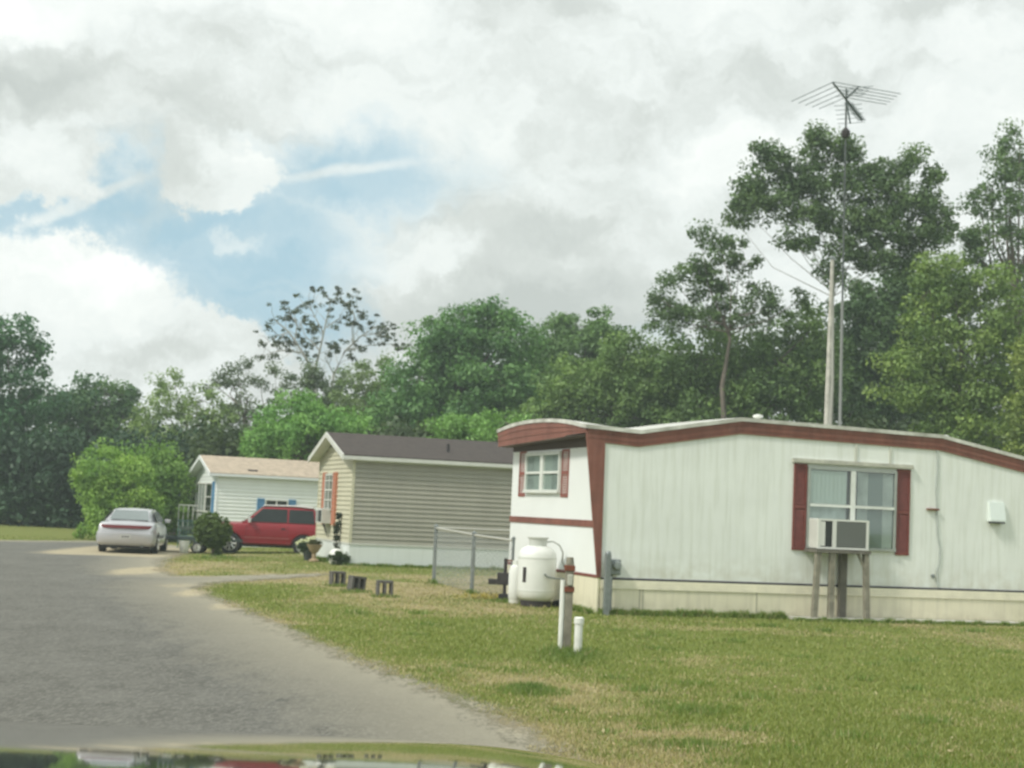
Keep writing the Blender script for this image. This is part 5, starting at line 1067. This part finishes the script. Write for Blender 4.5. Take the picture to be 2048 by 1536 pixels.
mb = MB(); [mb.box(-.25+i*.1, -.215+i*.1, .24, .27, .47, .95) for i in range(6)]; mb.box(-.27, .29, .235, .275, .95, 1.0); mb.build('backrest', GC, o)
for sx in (-1, 1):
    for sy in (-1, 1): mb = MB(); mb.tube([(sx*.24, sy*.24, 0), (sx*.22, sy*.22, .42)], .018, 6); mb.build('leg', GC, o, True)
    mb = MB(); mb.box(sx*.27-.02, sx*.27+.02, -.2, .24, .63, .66); mb.build('armrest', GC, o)
c_ = gnd(385, 1104, -.2); o = empty('bucket', (c_.x, c_.y-1.4, -.18), 0, 'white plastic bucket left of the ball shrub', 'bucket')
mb = MB(); mb.lathe([(.13, 0), (.165, .34), (.175, .34), (.175, .37), (.15, .37), (.12, .03)], (0, 0, 0), 20); mb.build('pail', PVC, o, True)
mb = MB(); mb.tube([(-.17, 0, .34), (-.12, .1, .30), (0, .17, .27), (.12, .1, .30), (.17, 0, .34)], .006, 5); mb.build('handle', GALV, o, True)

# dandelions and straw below the tank
def straw():
    r = np.random.default_rng(9); n = 520; pts = []
    for _ in range(n):
        if r.random() < .55: px, py = r.normal(1085, 22), r.normal(1206, 3.5)
        else: px, py = r.normal(975, 28), r.normal(1196, 2.2)
        p = gnd(px, py); pts.append((p.x, p.y, r.uniform(.02, .07)))
    C_ = np.array(pts); m_ = r.random((n, 1)); V, F, C = leaves(C_, np.ones((n, 3))*.03, 3, .022, np.array([.46, .36, .07])*(1-m_)+np.array([.36, .31, .15])*m_, 0, seed=2, up=1.5)
    tag(raw_mesh('dandelions', V, F, LEAF, None, {'tone': ('FLOAT_COLOR', C)}, k=4), 'yellow dandelions and straw scattered in front of the propane tank', 'flowers', kind='stuff')
straw()
def litter():
    r = np.random.default_rng(19); n = 900; Y = 1/(1/10.+(1/34.-1/10.)*r.random(n*3)); X = r.uniform(-1, 1, n*3)*(Y*.36)
    k = (sdist(X, Y) < -.1) & (r.random(n*3) < dryf(X, Y)*1.6); X, Y = X[k][:n], Y[k][:n]
    C_ = np.stack([X, Y, G(X, Y)+.045], -1); m_ = r.random((len(X), 1)); V, F, C = leaves(C_, np.ones((len(X), 3))*.012, 1, .015, np.array([.42, .33, .18])*(1-m_)+np.array([.36, .30, .18])*m_, 0, seed=4, up=2.)
    tag(raw_mesh('dry_leaves', V, F, LEAF, None, {'tone': ('FLOAT_COLOR', C)}, k=4), 'dry tan leaves scattered over the front lawn', 'leaves', kind='stuff')
litter()

# ------------------------------------------------------------------ haze volume added to imitate the windshield veil
def haze():
    mb = MB(); mb.box(-260, 260, -60, 130, -1.6, 30); m = bpy.data.materials.new('haze'); m.use_nodes = True; t = m.node_tree; t.nodes.clear()
    out = nn(t, 'ShaderNodeOutputMaterial'); v = nn(t, 'ShaderNodeVolumePrincipled'); v.inputs['Density'].default_value = .0013; v.inputs['Color'].default_value = (.80, .93, .90, 1); v.inputs['Anisotropy'].default_value = .2
    t.links.new(v.outputs[0], out.inputs['Volume']); o = mb.build('haze', m); tag(o, 'thin pale haze added to imitate the windshield veil', 'haze', kind='stuff')
HAZE = True
if HAZE: haze()
